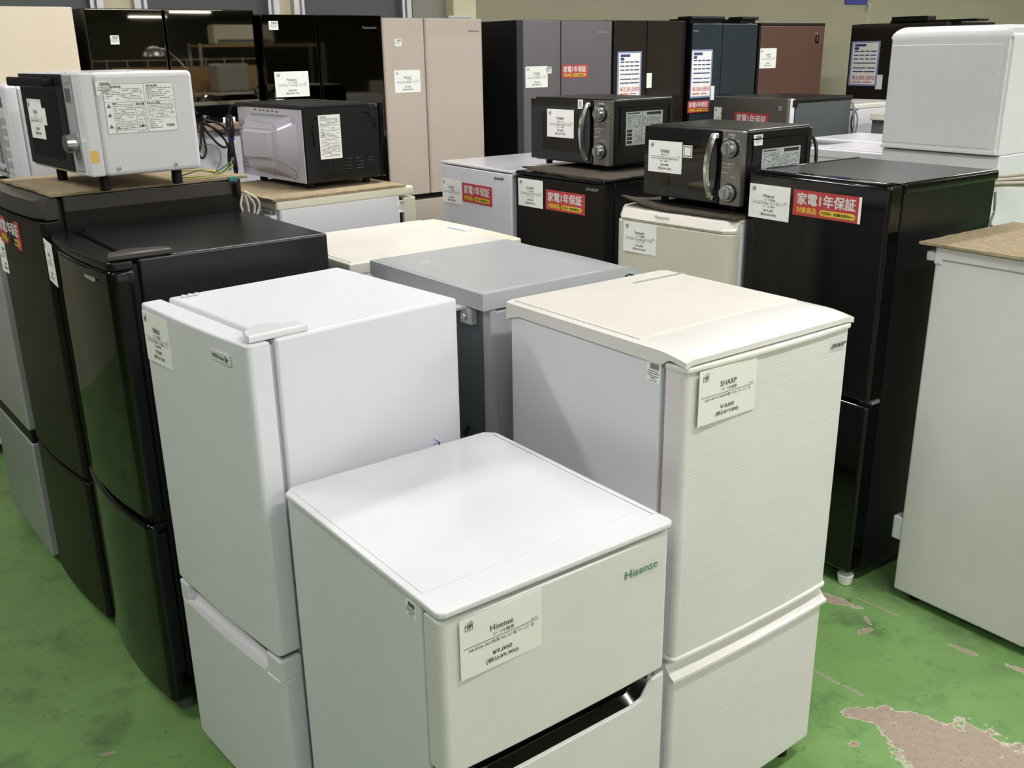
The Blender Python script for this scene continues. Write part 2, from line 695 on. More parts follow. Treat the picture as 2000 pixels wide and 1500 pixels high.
green = mixc(ramp(noise(1.6, 5, .6), .38, .66), (104, 140, 82), (122, 160, 96))
green = mixc(ramp(noise(5, 6, .7), .52, .70), green, (84, 112, 74))
green = mixc(ramp(noise(14, 5, .75), .60, .68, 0, .55), green, (66, 100, 62))
green = mixc(ramp(noise(38, 3, .6), .66, .72, 0, .7), green, (58, 90, 58))
green = mixc(ramp(noise(70, 2, .5), .74, .77, 0, .8), green, (176, 184, 140))
best = None
for (cx, cy, rx, ry, an) in ((.94, 2.09, .095, .036, -.1), (1.02, 2.02, .10, .075, -.35), (1.10, 1.95, .13, .11, -.6), (1.20, 1.82, .18, .16, -.6), (1.02, 1.93, .11, .07, -.35),
                             (1.275, 2.375, .035, .010, -.8), (1.42, 2.25, .08, .016, -.75), (1.035, 2.475, .030, .010, .4), (1.06, 2.53, .008, .03, 0),
                             (.98, 2.66, .09, .022, -.7), (1.12, 2.60, .07, .004, -.85), (.84, 2.27, .07, .005, -.9), (.90, 2.20, .03, .006, -.9),
                             (.838, 1.985, .016, .010, .3), (-1.02, 1.99, .02, .006, .2), (-1.75, 3.9, .1, .05, .5), (2.3, 1.4, .3, .12, .5)):
    mp = N('ShaderNodeMapping')
    mp.vector_type = 'TEXTURE'
    mp.inputs['Location'].default_value = (cx, cy, 0)
    mp.inputs['Rotation'].default_value = (0, 0, an)
    mp.inputs['Scale'].default_value = (rx, ry, 1)
    Lk(tc.outputs['Object'], mp.inputs[0])
    ln = N('ShaderNodeVectorMath')
    ln.operation = 'LENGTH'
    Lk(mp.outputs[0], ln.inputs[0])
    best = ln.outputs['Value'] if best is None else math_('MINIMUM', best, ln.outputs['Value'])
d = math_('ADD', best, ramp(noise(22, 6, .65), .3, .7, -.42, .42))
conc = mixc(noise(60, 5, .7), (176, 160, 142), (132, 118, 104))
conc = mixc(ramp(noise(120, 2), .68, .72), conc, (84, 76, 68))
conc = mixc(ramp(d, .86, .97), conc, (196, 190, 172))
mask = ramp(d, 1.02, .98)
Lk(mixc(mask, green, conc), bs.inputs['Base Color'])
Lk(ramp(mask, 0, 1, .34, .8), bs.inputs['Roughness'])
bp = N('ShaderNodeBump')
bp.inputs['Strength'].default_value = .35
bp.inputs['Distance'].default_value = .004
Lk(math_('SUBTRACT', noise(30, 5, .6), mask), bp.inputs['Height'])
Lk(bp.outputs[0], bs.inputs['Normal'])

struct('floor', U(U0, U1, V0, V1, -.05, 0), fm)
struct('ceiling', U(U0, U1, V0, V1, CEIL, CEIL + .05), 'ceiling')
struct('wall_back', U(U0, U1, V1, V1 + .1, 0, CEIL), 'wall')
struct('wall_front', U(U0, U1, V0 - .1, V0, 0, CEIL), 'wall_grey')
struct('wall_left', U(U0 - .1, U0, V0, V1, 0, CEIL), 'wall_grey')
struct('wall_right', U(U1, U1 + .1, V0, V1, 0, CEIL), 'wall')
tr = struct('trim_1', U(3.13, 3.36, V1 - .04, V1, 0, CEIL), 'wall_grey')
tr = struct('trim_2', U(3.36, 3.52, V1 - .12, V1, 0, CEIL), 'wall_cream')
for k, (a, b) in enumerate(((-3.4, -1.2), (-1.0, .1), (.25, 1.40), (1.545, 2.29), (2.375, 3.10))):
    wn = struct('window_%d' % (k + 1), U(a + .05, b - .05, V1 - .035, V1 - .005, .95, 2.45), 'window_dark')
    bm = bmesh.new()
    for q in ((a, a + .03), (a + .045, a + .06), (b - .06, b - .045), (b - .03, b)):
        ubox(bm, q[0], q[1], V1 - .08, V1, .9, 2.5)
    ubox(bm, a, b, V1 - .05, V1, .9, .95)
    ubox(bm, a, b, V1 - .05, V1, 2.45, 2.5)
    ubox(bm, a + .03, a + .045, V1 - .05, V1, .9, 2.5)
    ubox(bm, b - .045, b - .03, V1 - .05, V1, .9, 2.5)
    f = finish(bm, 'window_frame', 'alu', wn)
for k, (a, b) in enumerate(((1.40, 1.545), (2.29, 2.375))):
    struct('trim_%d' % (k + 3), U(a, b, V1 - .03, V1, .8, CEIL), 'wall_cream')

# blue notice and hook on the back wall
o = finish(U(7.26, 7.56, V1 - .012, V1, 1.955, 2.25), 'wall_notice', 'blue_sign')
o['label'], o['category'] = 'small blue notice cut off by the top edge, on the olive wall', 'sign'
bm = bmesh.new()
p = uv(7.56, V1 - .012, 1.93)
tube(bm, [p + Vector((0, 0, .03)), p - RV * .02 + Vector((0, 0, .02)), p - RV * .025, p - RV * .012 + Vector((0, 0, -.015)), p + Vector((0, 0, -.01))], .008)
tube(bm, [p - RV * .015 + Vector((0, 0, -.01)), p - RV * .012 + Vector((.002, 0, -.13)), p - RV * .012 + Vector((-.004, 0, -.28))], .0015, 5)
o = finish(bm, 'wall_hook', 'white_gloss')
o['label'], o['category'] = 'tiny white hook with a hanging string on the olive wall, right of the blue notice', 'hook'

# ceiling lights (twin tubes), seen only as reflections
lab_u = ['far left', 'left', 'middle left', 'middle', 'right', 'far right']
for k, (u, v) in enumerate(LIGHT_SPOTS + FAR_SPOTS):
    r = bpy.data.objects.new('ceiling_light', None)
    COL.objects.link(r)
    r.location = uv(u, v, CEIL)
    r.rotation_euler = (0, 0, YR)
    r['label'] = 'twin tube ceiling light, %s row from the window wall, %s along it from the left' % (
        ('first', 'second', 'third', 'fourth', 'fifth', 'sixth', 'seventh', 'eighth', 'ninth')[(3.0, .4, -2.2, -5.0, -9.0, -13.0, -17.0, -21.0, -25.0).index(v)],
        ('first', 'second', 'third', 'fourth', 'fifth')[sum(1 for q in LIGHT_SPOTS + FAR_SPOTS if q[1] == v and q[0] < u)])
    r['category'], r['group'] = 'ceiling light', 'twin tube ceiling lights'
    if k == 0:
        bm = B(-.63, .63, -.09, .09, -.05, 0, r=.01)
        h0 = finish(bm, 'housing', 'white', r)
        bm = bmesh.new()
        cyl(bm, (0, -.05, -.078), (1, 0, 0), .014, 1.18, 10)
        t0 = finish(bm, 'tube', 'tube', r)
        t1 = t0.copy()
        t1.location = (0, .1, 0)
        COL.objects.link(t1)
    else:
        for s in (h0, t0, t1):
            c = s.copy()
            c.parent = r
            COL.objects.link(c)

# ------------------------------------------------------------------ front group
# white two-door refrigerator nearest the camera
t = T('refrigerator', 'small white refrigerator nearest the camera, green maker name, black door handle recess', 'refrigerator',
      -.113, 1.235, .638, .491, .553, .859, group=None)
t.part('cabinet', B(.006, t.W - .006, .062, t.D - .012, .03, t.H - .016, r=.004), 'white')
t.part('gasket', B(.014, t.W - .014, .05, .064, .04, t.H - .03), 'white_gasket')
bm = bmesh.new()
prism(bm, [(0.012, 0), (t.W - .012, 0), (t.W - .0035, .0035), (t.W, .012), (t.W, t.D - .02), (t.W - .02, t.D), (.02, t.D), (0, t.D - .02), (0, .012), (.0035, .0035)],
      t.H - .013, t.H - .0015, .003)
tp = t.part('top_plate', bm, 'white_top')
bm = bmesh.new()
prism(bm, [(.014, .068), (t.W - .02, .068), (t.W - .02, t.D - .02), (.014, t.D - .02)], t.H - .002, t.H - .0006, .0006)
t.part('top_panel', bm, 'white_top', tp)
bm = bmesh.new()
box(bm, t.W - .014, t.W - .004, .04, t.D - .03, t.H - .003, t.H + .0012, r=.0015)
t.part('raised_rim', bm, 'white_top', tp)
for (a, b) in ((.10, .17), (.33, .38)):
    bm = B(a, b, t.D - .012, t.D + .006, t.H - .02, t.H - .004, r=.003)
    t.part('rear_tab', bm, 'white')
ZS = .556
bm = bmesh.new()
prism(bm, door_plan(0.004, t.W - .004, .05, 0.004, .012, yf=.006), ZS, t.H - .021, .004)
d1 = t.part('door', bm, 'pale_green_white', label='upper door')
# lower door with the dipped top edge that opens the black handle trough
W = t.W - .004
poly = [(.004, .06), (W, .06), (W, ZS - .012), (W - .03, ZS - .014), (W - .055, ZS - .046), (W - .085, ZS - .052), (.085, ZS - .052), (.055, ZS - .046), (.03, ZS - .014), (.004, ZS - .012)]
bm = bmesh.new()
extrude_xz(bm, poly, .006, .012)
bmesh.ops.recalc_face_normals(bm, faces=bm.faces)
bmesh.ops.bevel(bm, geom=[e for e in bm.edges if abs(e.verts[0].co.y - .006) < 1e-5 and abs(e.verts[1].co.y - .006) < 1e-5], offset=.003, segments=2, affect='EDGES')
d2 = t.part('door', bm, 'pale_green_white', label='lower door')
bm = B(.004, W, .012, .05, .06, ZS - .055, r=.002)
t.part('door_core', bm, 'pale_green_white', d2)
bm = bmesh.new()
extrude_xz(bm, [(.02, ZS - .1), (W - .02, ZS - .1), (W - .003, ZS - .002), (.007, ZS - .002)], .040, .049)
hd = t.part('handle_recess', bm, 'black_matt', label='black handle recess')
bm = bmesh.new()
la = [(.034, .012, ZS - .016), (.058, .012, ZS - .047), (.088, .012, ZS - .053), (W - .088, .012, ZS - .053), (W - .058, .012, ZS - .047), (W - .034, .012, ZS - .016)]
lb = [(.05, .029, ZS - .012), (.075, .029, ZS - .032), (.10, .029, ZS - .036), (W - .10, .029, ZS - .036), (W - .075, .029, ZS - .032), (W - .05, .029, ZS - .012)]
va, vb = [bm.verts.new(p) for p in la], [bm.verts.new(p) for p in lb]
for j in range(5):
    bm.faces.new((va[j], va[j + 1], vb[j + 1], vb[j]))
t.part('handle_lip', bm, 'black', hd)
bm = bmesh.new()
tube(bm, [(.06, .028, ZS - .018), (.078, .028, ZS - .032), (.10, .028, ZS - .036), (.24, .028, ZS - .036), (W - .10, .028, ZS - .036), (W - .075, .028, ZS - .031), (W - .06, .028, ZS - .02)], .0022, 6)
t.part('handle_edge', bm, 'black', hd)
feet(t)
logo(t, front(.377, .795, .0030), 'Hisense', .077, .0155, 'ink_green', slant=.0, bold=.012)
q = t.loc('f', 893, 1215, .004)
price_label(t, front(q.x + .002, q.z, .0024), .157, .105, 'Hisense', '2ﾄﾞｱ冷蔵庫', 'HR-B95A 2017年製 93L ｷｽﾞ有 ｸﾘｰﾆﾝｸﾞ済', '¥9,000', '(税込¥9,900)', 'paper_clear')
stock_tag(t, left(.104, .838, .0055), .030, .030)

# white refrigerator with the curved cream table top
t = T('refrigerator', 'tall white refrigerator with curved cream top and streaked doors, right of the nearest', 'refrigerator',
      .312, 1.649, .639, .498, .541, 1.120)
t.part('cabinet', B(.006, t.W - .006, .068, t.D - .01, .03, t.H - .034, r=.003), 'white')
t.part('gasket', B(.014, t.W - .014, .05, .07, .04, t.H - .034), 'white_gasket')
bm = bmesh.new()
NX, NY = 28, 26


def topz(x, y):
    u = 2 * x / t.W - 1
    ys = .075 + .05 * (1 - u * u)
    s = max(0, (ys - y) / ys)
    return t.H - .0015 - .009 * s ** 1.7 - .004 * max(0, abs(u) - .965) / .035


ys_ = [t.D * (j / 10) + .13 * (1 - j / 10) for j in range(10, -1, -1)] + [.13 - .13 * (k / 16) for k in range(1, 17)]
G_ = [[bm.verts.new((t.W * i / NX, y, topz(t.W * i / NX, y))) for y in ys_] for i in range(NX + 1)]
for i in range(NX):
    for j in range(len(ys_) - 1):
        bm.faces.new((G_[i][j], G_[i + 1][j], G_[i + 1][j + 1], G_[i][j + 1]))
# skirt: sides, front lip, back
rim = [G_[0][j] for j in range(len(ys_))] + [G_[i][-1] for i in range(1, NX + 1)] + [G_[NX][j] for j in range(len(ys_) - 2, -1, -1)] + [G_[i][0] for i in range(NX - 1, 0, -1)]


def skz(c):
    if c.y < .062:
        return topz(c.x, c.y) - .011 - .016 * max(0, c.y - .045) / .017
    if c.y > t.D - .022:
        return t.H - .044
    return t.H - .030 - .002 * (1 - (c.y - .062) / t.D)


low = [bm.verts.new((v.co.x, v.co.y, skz(v.co))) for v in rim]
low2 = [bm.verts.new((min(max(v.co.x, .012), t.W - .012), min(max(v.co.y, .01), t.D - .01), v.co.z)) for v in low]
n = len(rim)
for i in range(n):
    bm.faces.new((rim[i], rim[(i + 1) % n], low[(i + 1) % n], low[i]))
    bm.faces.new((low[i], low[(i + 1) % n], low2[(i + 1) % n], low2[i]))
tp = t.part('top_cover', bm, 'cream_gloss', ang=28)
bm = bmesh.new()
prism(bm, [(.014, .135), (.12, .137), (t.W / 2, .14), (t.W - .014, .135), (t.W - .014, t.D - .014), (.014, t.D - .014)], t.H - .003, t.H, .0015)
t.part('table_panel', bm, 'cream_top', tp)
bm = bmesh.new()
F = top(.352, t.D - .045, t.H + .0003)
q0, q1 = t.loc('t', 1235, 552), t.loc('t', 1320, 538)
F = top(q0.x, q0.y, t.H)
F.rect(bm, 0, 0, .165, .012, .0001, .0008)
t.part('top_notice', bm, 'silver', label='faded grey notice strip')
ZS = .482
bm = bmesh.new()
prism(bm, door_plan(.003, t.W - .003, .052, .006, .012, yf=.004), ZS, t.H - .034, .004)
d1 = t.part('door', bm, 'sharp_door', label='upper door')
bm = bmesh.new()
prism(bm, door_plan(0, t.W, .052, .007, .013, yf=-.0005), t.H - .037, t.H - .025, .004)
t.part('door_cap', bm, 'cream_gloss', d1)
bm = bmesh.new()
prism(bm, door_plan(0, t.W, .052, .006, .013, yf=.0), ZS - .010, ZS + .002, .004)
t.part('door_foot_cap', bm, 'cream_gloss', d1)
bm = bmesh.new()
prism(bm, door_plan(.003, t.W - .003, .052, .006, .012, yf=.004), .06, ZS - .048, .004)
d2 = t.part('door', bm, 'sharp_door', label='lower door')
bm = bmesh.new()      # sloping grip ledge on the lower door
sec = [(.030, ZS - .020), (.022, ZS - .019), (.004, ZS - .040), (-.004, ZS - .044), (-.004, ZS - .050), (.004, ZS - .053), (.05, ZS - .053), (.05, ZS - .02)]
ra = []
for i in range(15):
    x = t.W * i / 14
    bl = .006 * (1 - (2 * i / 14 - 1) ** 2)
    ra.append([bm.verts.new((x, y - (bl if y < .02 else 0), z)) for y, z in sec])
for a, b in zip(ra, ra[1:]):
    for j in range(len(sec)):
        bm.faces.new((a[j], a[(j + 1) % len(sec)], b[(j + 1) % len(sec)], b[j]))
bm.faces.new(ra[0])
bm.faces.new(ra[-1][::-1])
t.part('grip_ledge', bm, 'cream_gloss', d2)
feet(t)
logo(t, front(.427, 1.060, -.0012), 'SHARP', .046, .0085, 'ink', slant=.15, bold=.10)
q = t.loc('f', 1363, 727, 0)
price_label(t, front(q.x + .002, q.z, -.0032), .158, .107, 'SHARP', '2ﾄﾞｱ冷蔵庫', 'SJ-D14F-W 2020年製 137L ｸﾘｰﾆﾝｸﾞ済', '¥18,000', '(税込¥19,800)', 'paper_clear')
stock_tag(t, left(.104, 1.088, .0055), .036, .042)

# white refrigerator behind on the left, facing left
t = T('refrigerator', 'white refrigerator with a small green leaf badge and a scooped lower door edge', 'refrigerator', -.793, 2.022, -.831, .466, .496, 1.142)
body(t, 'white', .062, gask='white_gasket')
ZS = .472
door(t, ZS + .012, t.H - .001, 'white', dt=.048, bulge=.006, r=.012, e=.004, label='upper door')
d2 = door(t, .05, ZS - .048, 'white', dt=.048, bulge=.006, r=.012, e=.003, label='lower door')
# scooped top edge of the lower door: two high shoulders and a low grip channel
for (a, b) in ((0, .045), (t.W - .06, t.W)):
    bm = bmesh.new()
    lo, hi = (a, b) if a == 0 else (b, a)
    sgn = 1 if a == 0 else -1
    prism(bm, door_plan(min(a, b), max(a, b), .048, 0, .012 if False else .006, yf=.001), ZS - .05, ZS, .003)
    t.part('shoulder', bm, 'white', d2)
bm = bmesh.new()
sec = [(.0, ZS - .05), (-.003, ZS - .043), (-.001, ZS - .037), (.012, ZS - .04), (.022, ZS - .02), (.030, ZS - .016), (.046, ZS - .016), (.046, ZS - .05)]
ra = []
for i in range(15):
    u = i / 14
    x = .045 + (t.W - .105) * u
    bl = .0055 * (1 - (2 * x / t.W - 1) ** 2)
    ra.append([bm.verts.new((x, y - (bl if y < .01 else 0), z)) for y, z in sec])
for a, b in zip(ra, ra[1:]):
    for j in range(len(sec)):
        bm.faces.new((a[j], a[(j + 1) % len(sec)], b[(j + 1) % len(sec)], b[j]))
bm.faces.new(ra[0])
bm.faces.new(ra[-1][::-1])
t.part('grip_channel', bm, 'white_gloss', d2)
bm = B(.012, t.W - .012, .012, .05, ZS - .012, ZS + .013)
t.part('hinge_gap', bm, 'gasket')
hinge_cover(t, t.W - .05, .012, .135, 'white_gloss', w=.085)
for y in (.085, .10, .115):
    bm = bmesh.new()
    cyl(bm, (.03, y, t.H + .003), (0, 0, 1), .006, .006, 12, bev=.002)
    t.part('hinge_screw', bm, 'white_gloss')
bm = bmesh.new()
F = front(.335, 1.112, -.0042)
F.rect(bm, 0, 0, .072, .020, -.001, .002)
bd = t.part('badge', bm, 'white_gloss', label='pale badge with green leaf')
lettering(t, bd, F, [('HERB Relax', .004, .006, .048, .008, .0024, .01)], 'ink')
bm = bmesh.new()
for (cx, cy, a) in ((.058, .007, .6), (.064, .010, -.2), (.059, .013, 1.2)):
    P = [F.p(cx + .005 * math.cos(k / 10 * 2 * pi) * math.cos(a) - .0028 * math.sin(k / 10 * 2 * pi) * math.sin(a), cy + .005 * math.cos(k / 10 * 2 * pi) * math.sin(a) + .0028 * math.sin(k / 10 * 2 * pi) * math.cos(a), .0024) for k in range(10)]
    bm.faces.new([bm.verts.new(p) for p in P])
t.part('leaf_mark', bm, 'ink_green', bd)
price_label(t, front(.022, 1.130, -.0056), .124, .108, 'YAMADA', '2ﾄﾞｱ冷蔵庫', 'YRZ-C12H1 2020年製 117L 霜取要 ｸﾘｰﾆﾝｸﾞ', '¥12,000', '(税込¥13,200)', 'paper', '済')
feet(t)


# ------------------------------------------------------------------ left row
t = T('refrigerator', 'glossy black refrigerator with rounded doors and empty top, in the left row', 'refrigerator',
      -1.198, 2.512, -.917, .510, .542, 1.210)
body(t, 'black_body', .07, gask='black_matt')
ZS = .575
d1 = door(t, ZS + .008, t.H - .022, 'black', dt=.056, bulge=.020, r=.02, e=.006, label='upper door')
bm = bmesh.new()
prism(bm, door_plan(0, t.W, .056, .017, .02, yf=.003), t.H - .022, t.H - .002, .004)
t.part('door_cap', bm, 'black_body', d1)
for x in (.12,):
    bm = bmesh.new()
    yb = -.020 * (1 - (2 * x / t.W - 1) ** 2)
    tube(bm, [(x, yb + .001, ZS + .03), (x, yb + .001, t.H - .04)], .003, 8, 0)
    t.part('door_moulding', bm, 'black', d1)
d2 = door(t, .05, ZS - .012, 'black', dt=.056, bulge=.020, r=.02, e=.010, label='lower door')
bm = bmesh.new()
prism(bm, door_plan(0.012, t.W - .012, .056, .018, .02, yf=.016), ZS - .016, ZS + .01, .002)
t.part('grip_gap', bm, 'black_matt')
hinge_cover(t, t.W - .045, .008, .15, 'brown_trim', w=.075)
bm = bmesh.new()
cyl(bm, (.04, .085, t.H + .004), (0, 0, 1), .012, .008, 14, bev=.002)
t.part('hinge_screw', bm, 'black_matt')
logo_b = B(.37, .44, -.0150, -.0085, 1.158, 1.166, r=.001)
t.part('badge', logo_b, 'badge')
price_label(t, Face((.002, -.012, 1.198), (.998, -.07, 0), (-.07, -.998, 0)), .115, .11, 'HITACHI', '2ﾄﾞｱ冷蔵庫', 'R-20 2014年製 ｸﾘｰﾆﾝｸﾞ済', '¥15,000', '(税込¥16,500)')
feet(t, 'gasket')

t = T('refrigerator', 'dark brown refrigerator with felt mat and knobbed white microwave on top', 'refrigerator',
      -1.510, 2.863, -.861, .453, .568, 1.296)
body(t, 'brown', .062, gask='black_matt')
ZS = .50
d1 = door(t, ZS + .006, t.H - .062, 'brown', dt=.05, bulge=.010, r=.012, e=.004, label='upper door')
bm = bmesh.new()
sec = [(.05, t.H - .058), (.05, t.H - .004), (.030, t.H - .002), (.012, t.H - .014), (-.002, t.H - .052), (.004, t.H - .058)]
ra = []
for i in range(15):
    x = t.W * i / 14
    bl = .010 * (1 - (2 * i / 14 - 1) ** 2)
    cut = .012 if i in (0, 14) else 0
    ra.append([bm.verts.new((x, y - (bl if y < .02 else 0) + (cut if y < .02 else 0), z)) for y, z in sec])
for a, b in zip(ra, ra[1:]):
    for j in range(len(sec)):
        bm.faces.new((a[j], a[(j + 1) % len(sec)], b[(j + 1) % len(sec)], b[j]))
bm.faces.new(ra[0])
bm.faces.new(ra[-1][::-1])
t.part('sloped_top_trim', bm, 'brown_trim', d1)
bm = B(.003, t.W - .001, .064, t.D - .01, t.H - .045, t.H - .001, r=.004)
t.part('side_trim', bm, 'brown_trim')
door(t, .05, ZS - .008, 'brown', dt=.05, bulge=.010, r=.012, e=.006, label='lower door')
bm = bmesh.new()
prism(bm, door_plan(0.006, t.W - .006, .05, .004, .012, yf=.012), ZS - .010, ZS + .008, .002)
t.part('grip_gap', bm, 'black_matt')
red_sticker(t, Face((.055, -.0058, 1.215), (.999, -.02, 0), (-.02, -1, 0)), .225, .078)
price_label(t, front(-.03 + .03, 1.145, -.004), .09, .105, 'SHARP', '2ﾄﾞｱ冷蔵庫', 'SJ 2016年製 ｸﾘｰﾆﾝｸﾞ済', '¥19,000', '(税込¥20,900)')
feet(t, 'badge')

t = T('refrigerator', 'pale silver refrigerator cut off by the left edge, beyond the dark brown one', 'refrigerator',
      -1.915, 3.375, -.90, .55, .60, 1.24)
body(t, 'pale_silver', .075, gask='black_matt')
ZS = .485
door(t, ZS + .006, t.H - .02, 'pale_silver', dt=.06, bulge=.0, r=.006, e=.004, label='upper door')
bm = bmesh.new()
prism(bm, door_plan(0.0, t.W - .0005, .06, .0, .006, yf=.004), ZS - .04, ZS + .006, .002)
t.part('grip_gap', bm, 'black_matt')
door(t, .03, ZS - .04, 'pale_silver', dt=.06, bulge=.0, r=.006, e=.006, label='lower door')
feet(t)


def mat_sheet(name, label, x, y, a, W, D, z, th=.007, m='carpet', curl=None, over=None):
    """felt mat: thin sheet with frayed edge, optionally a lifted corner (curl = which x end, radius, height)"""
    t = bpy.data.objects
    bm = bmesh.new()
    nx, ny = 26, 22
    rnd = random.Random(hash(label) % 1000 if False else len(label))
    G = {}
    for s in (0, 1):
        for i in range(nx + 1):
            for j in range(ny + 1):
                px, py = W * i / nx, D * j / ny
                if i in (0, nx):
                    px += rnd.uniform(-.002, .002)
                if j in (0, ny):
                    py += rnd.uniform(-.002, .002)
                pz = (th if s else 0) + (rnd.uniform(-.0006, .0006) if s else 0)
                if curl:
                    cx, cy, r, h = curl
                    dd = math.hypot(px - cx, py - cy)
                    if dd < r:
                        pz += h * (1 - dd / r) ** 1.6
                G[s, i, j] = bm.verts.new((px, py, pz))
    for i in range(nx):
        for j in range(ny):
            bm.faces.new((G[1, i, j], G[1, i + 1, j], G[1, i + 1, j + 1], G[1, i, j + 1]))
            bm.faces.new((G[0, i, j + 1], G[0, i + 1, j + 1], G[0, i + 1, j], G[0, i, j]))
    for i in range(nx):
        bm.faces.new((G[0, i, 0], G[0, i + 1, 0], G[1, i + 1, 0], G[1, i, 0]))
        bm.faces.new((G[0, i + 1, ny], G[0, i, ny], G[1, i, ny], G[1, i + 1, ny]))
    for j in range(ny):
        bm.faces.new((G[0, 0, j + 1], G[0, 0, j], G[1, 0, j], G[1, 0, j + 1]))
        bm.faces.new((G[0, nx, j], G[0, nx, j + 1], G[1, nx, j + 1], G[1, nx, j]))
    o = finish(bm, name, m, ang=60)
    o.location = (x, y, z)
    o.rotation_euler = (0, 0, a)
    o['label'], o['category'], o['group'] = label, 'mat', 'felt mats on the refrigerators'
    return o


def off(x, y, a, dx, dy):
    return x + dx * math.cos(a) - dy * math.sin(a), y + dx * math.sin(a) + dy * math.cos(a)


mx, my = off(-1.510, 2.863, -.861, -.015, .036)
mat_sheet('felt_mat', 'sandy brown felt mat under the white microwave with the steel knob', mx, my, -.861, .474, .55, 1.2965)
mx, my = off(-1.915, 3.375, -.90, .0, .05)
mat_sheet('felt_mat', 'dark felt mat under the white microwave cut off by the left edge', mx, my, -.90, .545, .52, 1.2405, m='carpet_dark')


# ------------------------------------------------------------------ microwaves
def micro_feet(t, h=.03):
    for x in (.06, t.W - .06):
        for y in (.05, t.D - .05):
            bm = bmesh.new()
            cyl(bm, (x, y, -h / 2 + .001), (0, 0, 1), .014, h, 12, bev=.002)
            t.part('foot', bm, 'black_matt')


def screw(t, p, axis, r=.005):
    bm = bmesh.new()
    cyl(bm, p, axis, r, .004, 14, bev=.0015)
    a = Vector(axis).normalized()
    s = a.cross(Vector((0, 0, 1)))
    bm2 = bmesh.new()
    t.part('screw', bm, 'chrome')
    bm2.free()


# white microwave, left, big white side towards the camera
t = T('microwave', 'white microwave with dark door, round steel knob and large warning label on its side', 'microwave',
      -1.362, 2.856, -.841, .45, .298, .257, z0=1.345)
H = t.H
bm = bmesh.new()
box(bm, 0, t.W, .035, t.D, 0, H, r=.012, seg=3)
t.part('casing', bm, 'white_gloss')
bm = B(.0, t.W, .0, .036, .002, H - .001, r=.005)
t.part('front_frame', bm, 'white_gloss')
bm = bmesh.new()
extrude_xz(bm, [(.0, .012), (.335, .010), (.332, H - .004), (.0, H - .004)], -.006, .002)
d1 = t.part('door', bm, 'mwglass')
bm = B(.04, .29, -.0068, -.0058, .035, H - .045, r=.0)
t.part('door_window', bm, 'dark_glass', d1)
bm = bmesh.new()
box(bm, .0, .30, -.040, -.026, H - .036, H - .012, r=.005)
box(bm, .012, .032, -.028, -.004, H - .034, H - .014, r=.003)
box(bm, .27, .29, -.028, -.004, H - .034, H - .014, r=.003)
t.part('door_handle', bm, 'black_matt')
bm = bmesh.new()
extrude_xz(bm, [(.345, .012), (.405, .014), (.402, H - .006), (.342, H - .006)], -.003, .002)
cp_ = t.part('control_panel', bm, 'silver')
bm = B(.352, .385, -.0042, -.0028, H - .070, H - .038)
t.part('display', bm, 'gasket', cp_, label='small dark display')
bm = bmesh.new()
cyl(bm, (.374, -.016, .084), (0, -1, 0), .025, .028, 28, r2=.023, bev=.002)
t.part('knob', bm, 'knob')
bm = bmesh.new()
box(bm, .374, .386, -.0045, -.0028, .048, .066, r=.001)
t.part('knob_pointer', bm, 'silver_side', cp_)
it = []
for k, z in enumerate((.19, .165, .148, .131, .118, .046, .026)):
    it.append(('あたため'[:2 + k % 2], .355, H - z - .07, .013, .005, .0035, 0))
    it.append(('解凍', .376, H - z - .07, .012, .005, .0035, 0))
lettering(t, cp_, Face((0, -.001, H), (1, 0, 0), (0, -1, 0)), it, 'ink_soft')
price_label(t, front(.045, .187, -.007), .115, .105, 'YUASA', 'ﾚﾝｼﾞ', 'PRE-650 2019年製 ｸﾘｰﾆﾝｸﾞ済', '¥5,000', '(税込¥5,500)')
bm = bmesh.new()
front(.152, .165, -.007).rect(bm, 0, 0, .035, .045, 0, .0005)
t.part('stock_tag', bm, 'paper')
micro_feet(t, .042)
stock_tag(t, right(.040, .236, t.W + .0006), .040, .034)
# side rating / warning label
F = right(.056, .228, t.W + .0006)
bm = bmesh.new()
F.rect(bm, 0, 0, .185, .122, -.0004, .0005)
sl = t.part('warning_label', bm, 'paper', label='large printed warning label')
bm = bmesh.new()
for (a, b, c, d) in ((0, .0, .185, .0008), (0, .1212, .185, .122), (0, 0, .0008, .122), (.1842, 0, .185, .122), (.105, 0, .1058, .122), (0, .044, .185, .0448), (.077, .044, .0778, .122), (.105, .088, .185, .0888), (.077, .1, .105, .1008)):
    F.rect(bm, a, b, c, d, .0005, .0009)
rr = random.Random(3)
for (x0, x1, y0, y1, st) in ((.006, .10, .012, .040, .0042), (.11, .18, .012, .04, .005), (.020, .074, .05, .118, .0042), (.08, .103, .056, .097, .0036), (.11, .18, .052, .086, .0036), (.08, .103, .104, .118, .004), (.11, .15, .092, .116, .005)):
    y = y0
    while y < y1:
        x = x0
        while x < x1 - .004:
            L_ = rr.uniform(.004, .018)
            if rr.random() > .22:
                F.rect(bm, x, y, min(x + L_, x1), y + st * .32, .0005, .0009)
            x += L_ + .002
        y += st
t.part('fine_print', bm, 'ink_soft', sl)
it = [('配線図', .018, .004, .028, .006, .001, .02), ('定格表', .112, .004, .03, .006, .001, .02), ('高圧注意', .080, .047, .022, .007, .001, .03), ('安全上のご注意', .109, .046, .034, .006, .001, .02),
      ('お願い', .083, .1025, .016, .006, .001, .03), ('警告', .020, .046, .012, .005, .001, .02), ('注意', .02, .106, .012, .006, .001, .02), ('YUASA', .155, .104, .022, .007, .001, .04)]
lettering(t, sl, F, it, 'ink')
bm = bmesh.new()
for v in (.054, .076, .104):
    a, b, c = F.p(.010, v - .006, .001), F.p(.004, v + .004, .001), F.p(.016, v + .004, .001)
    bm.faces.new([bm.verts.new(p) for p in (a, b, c)])
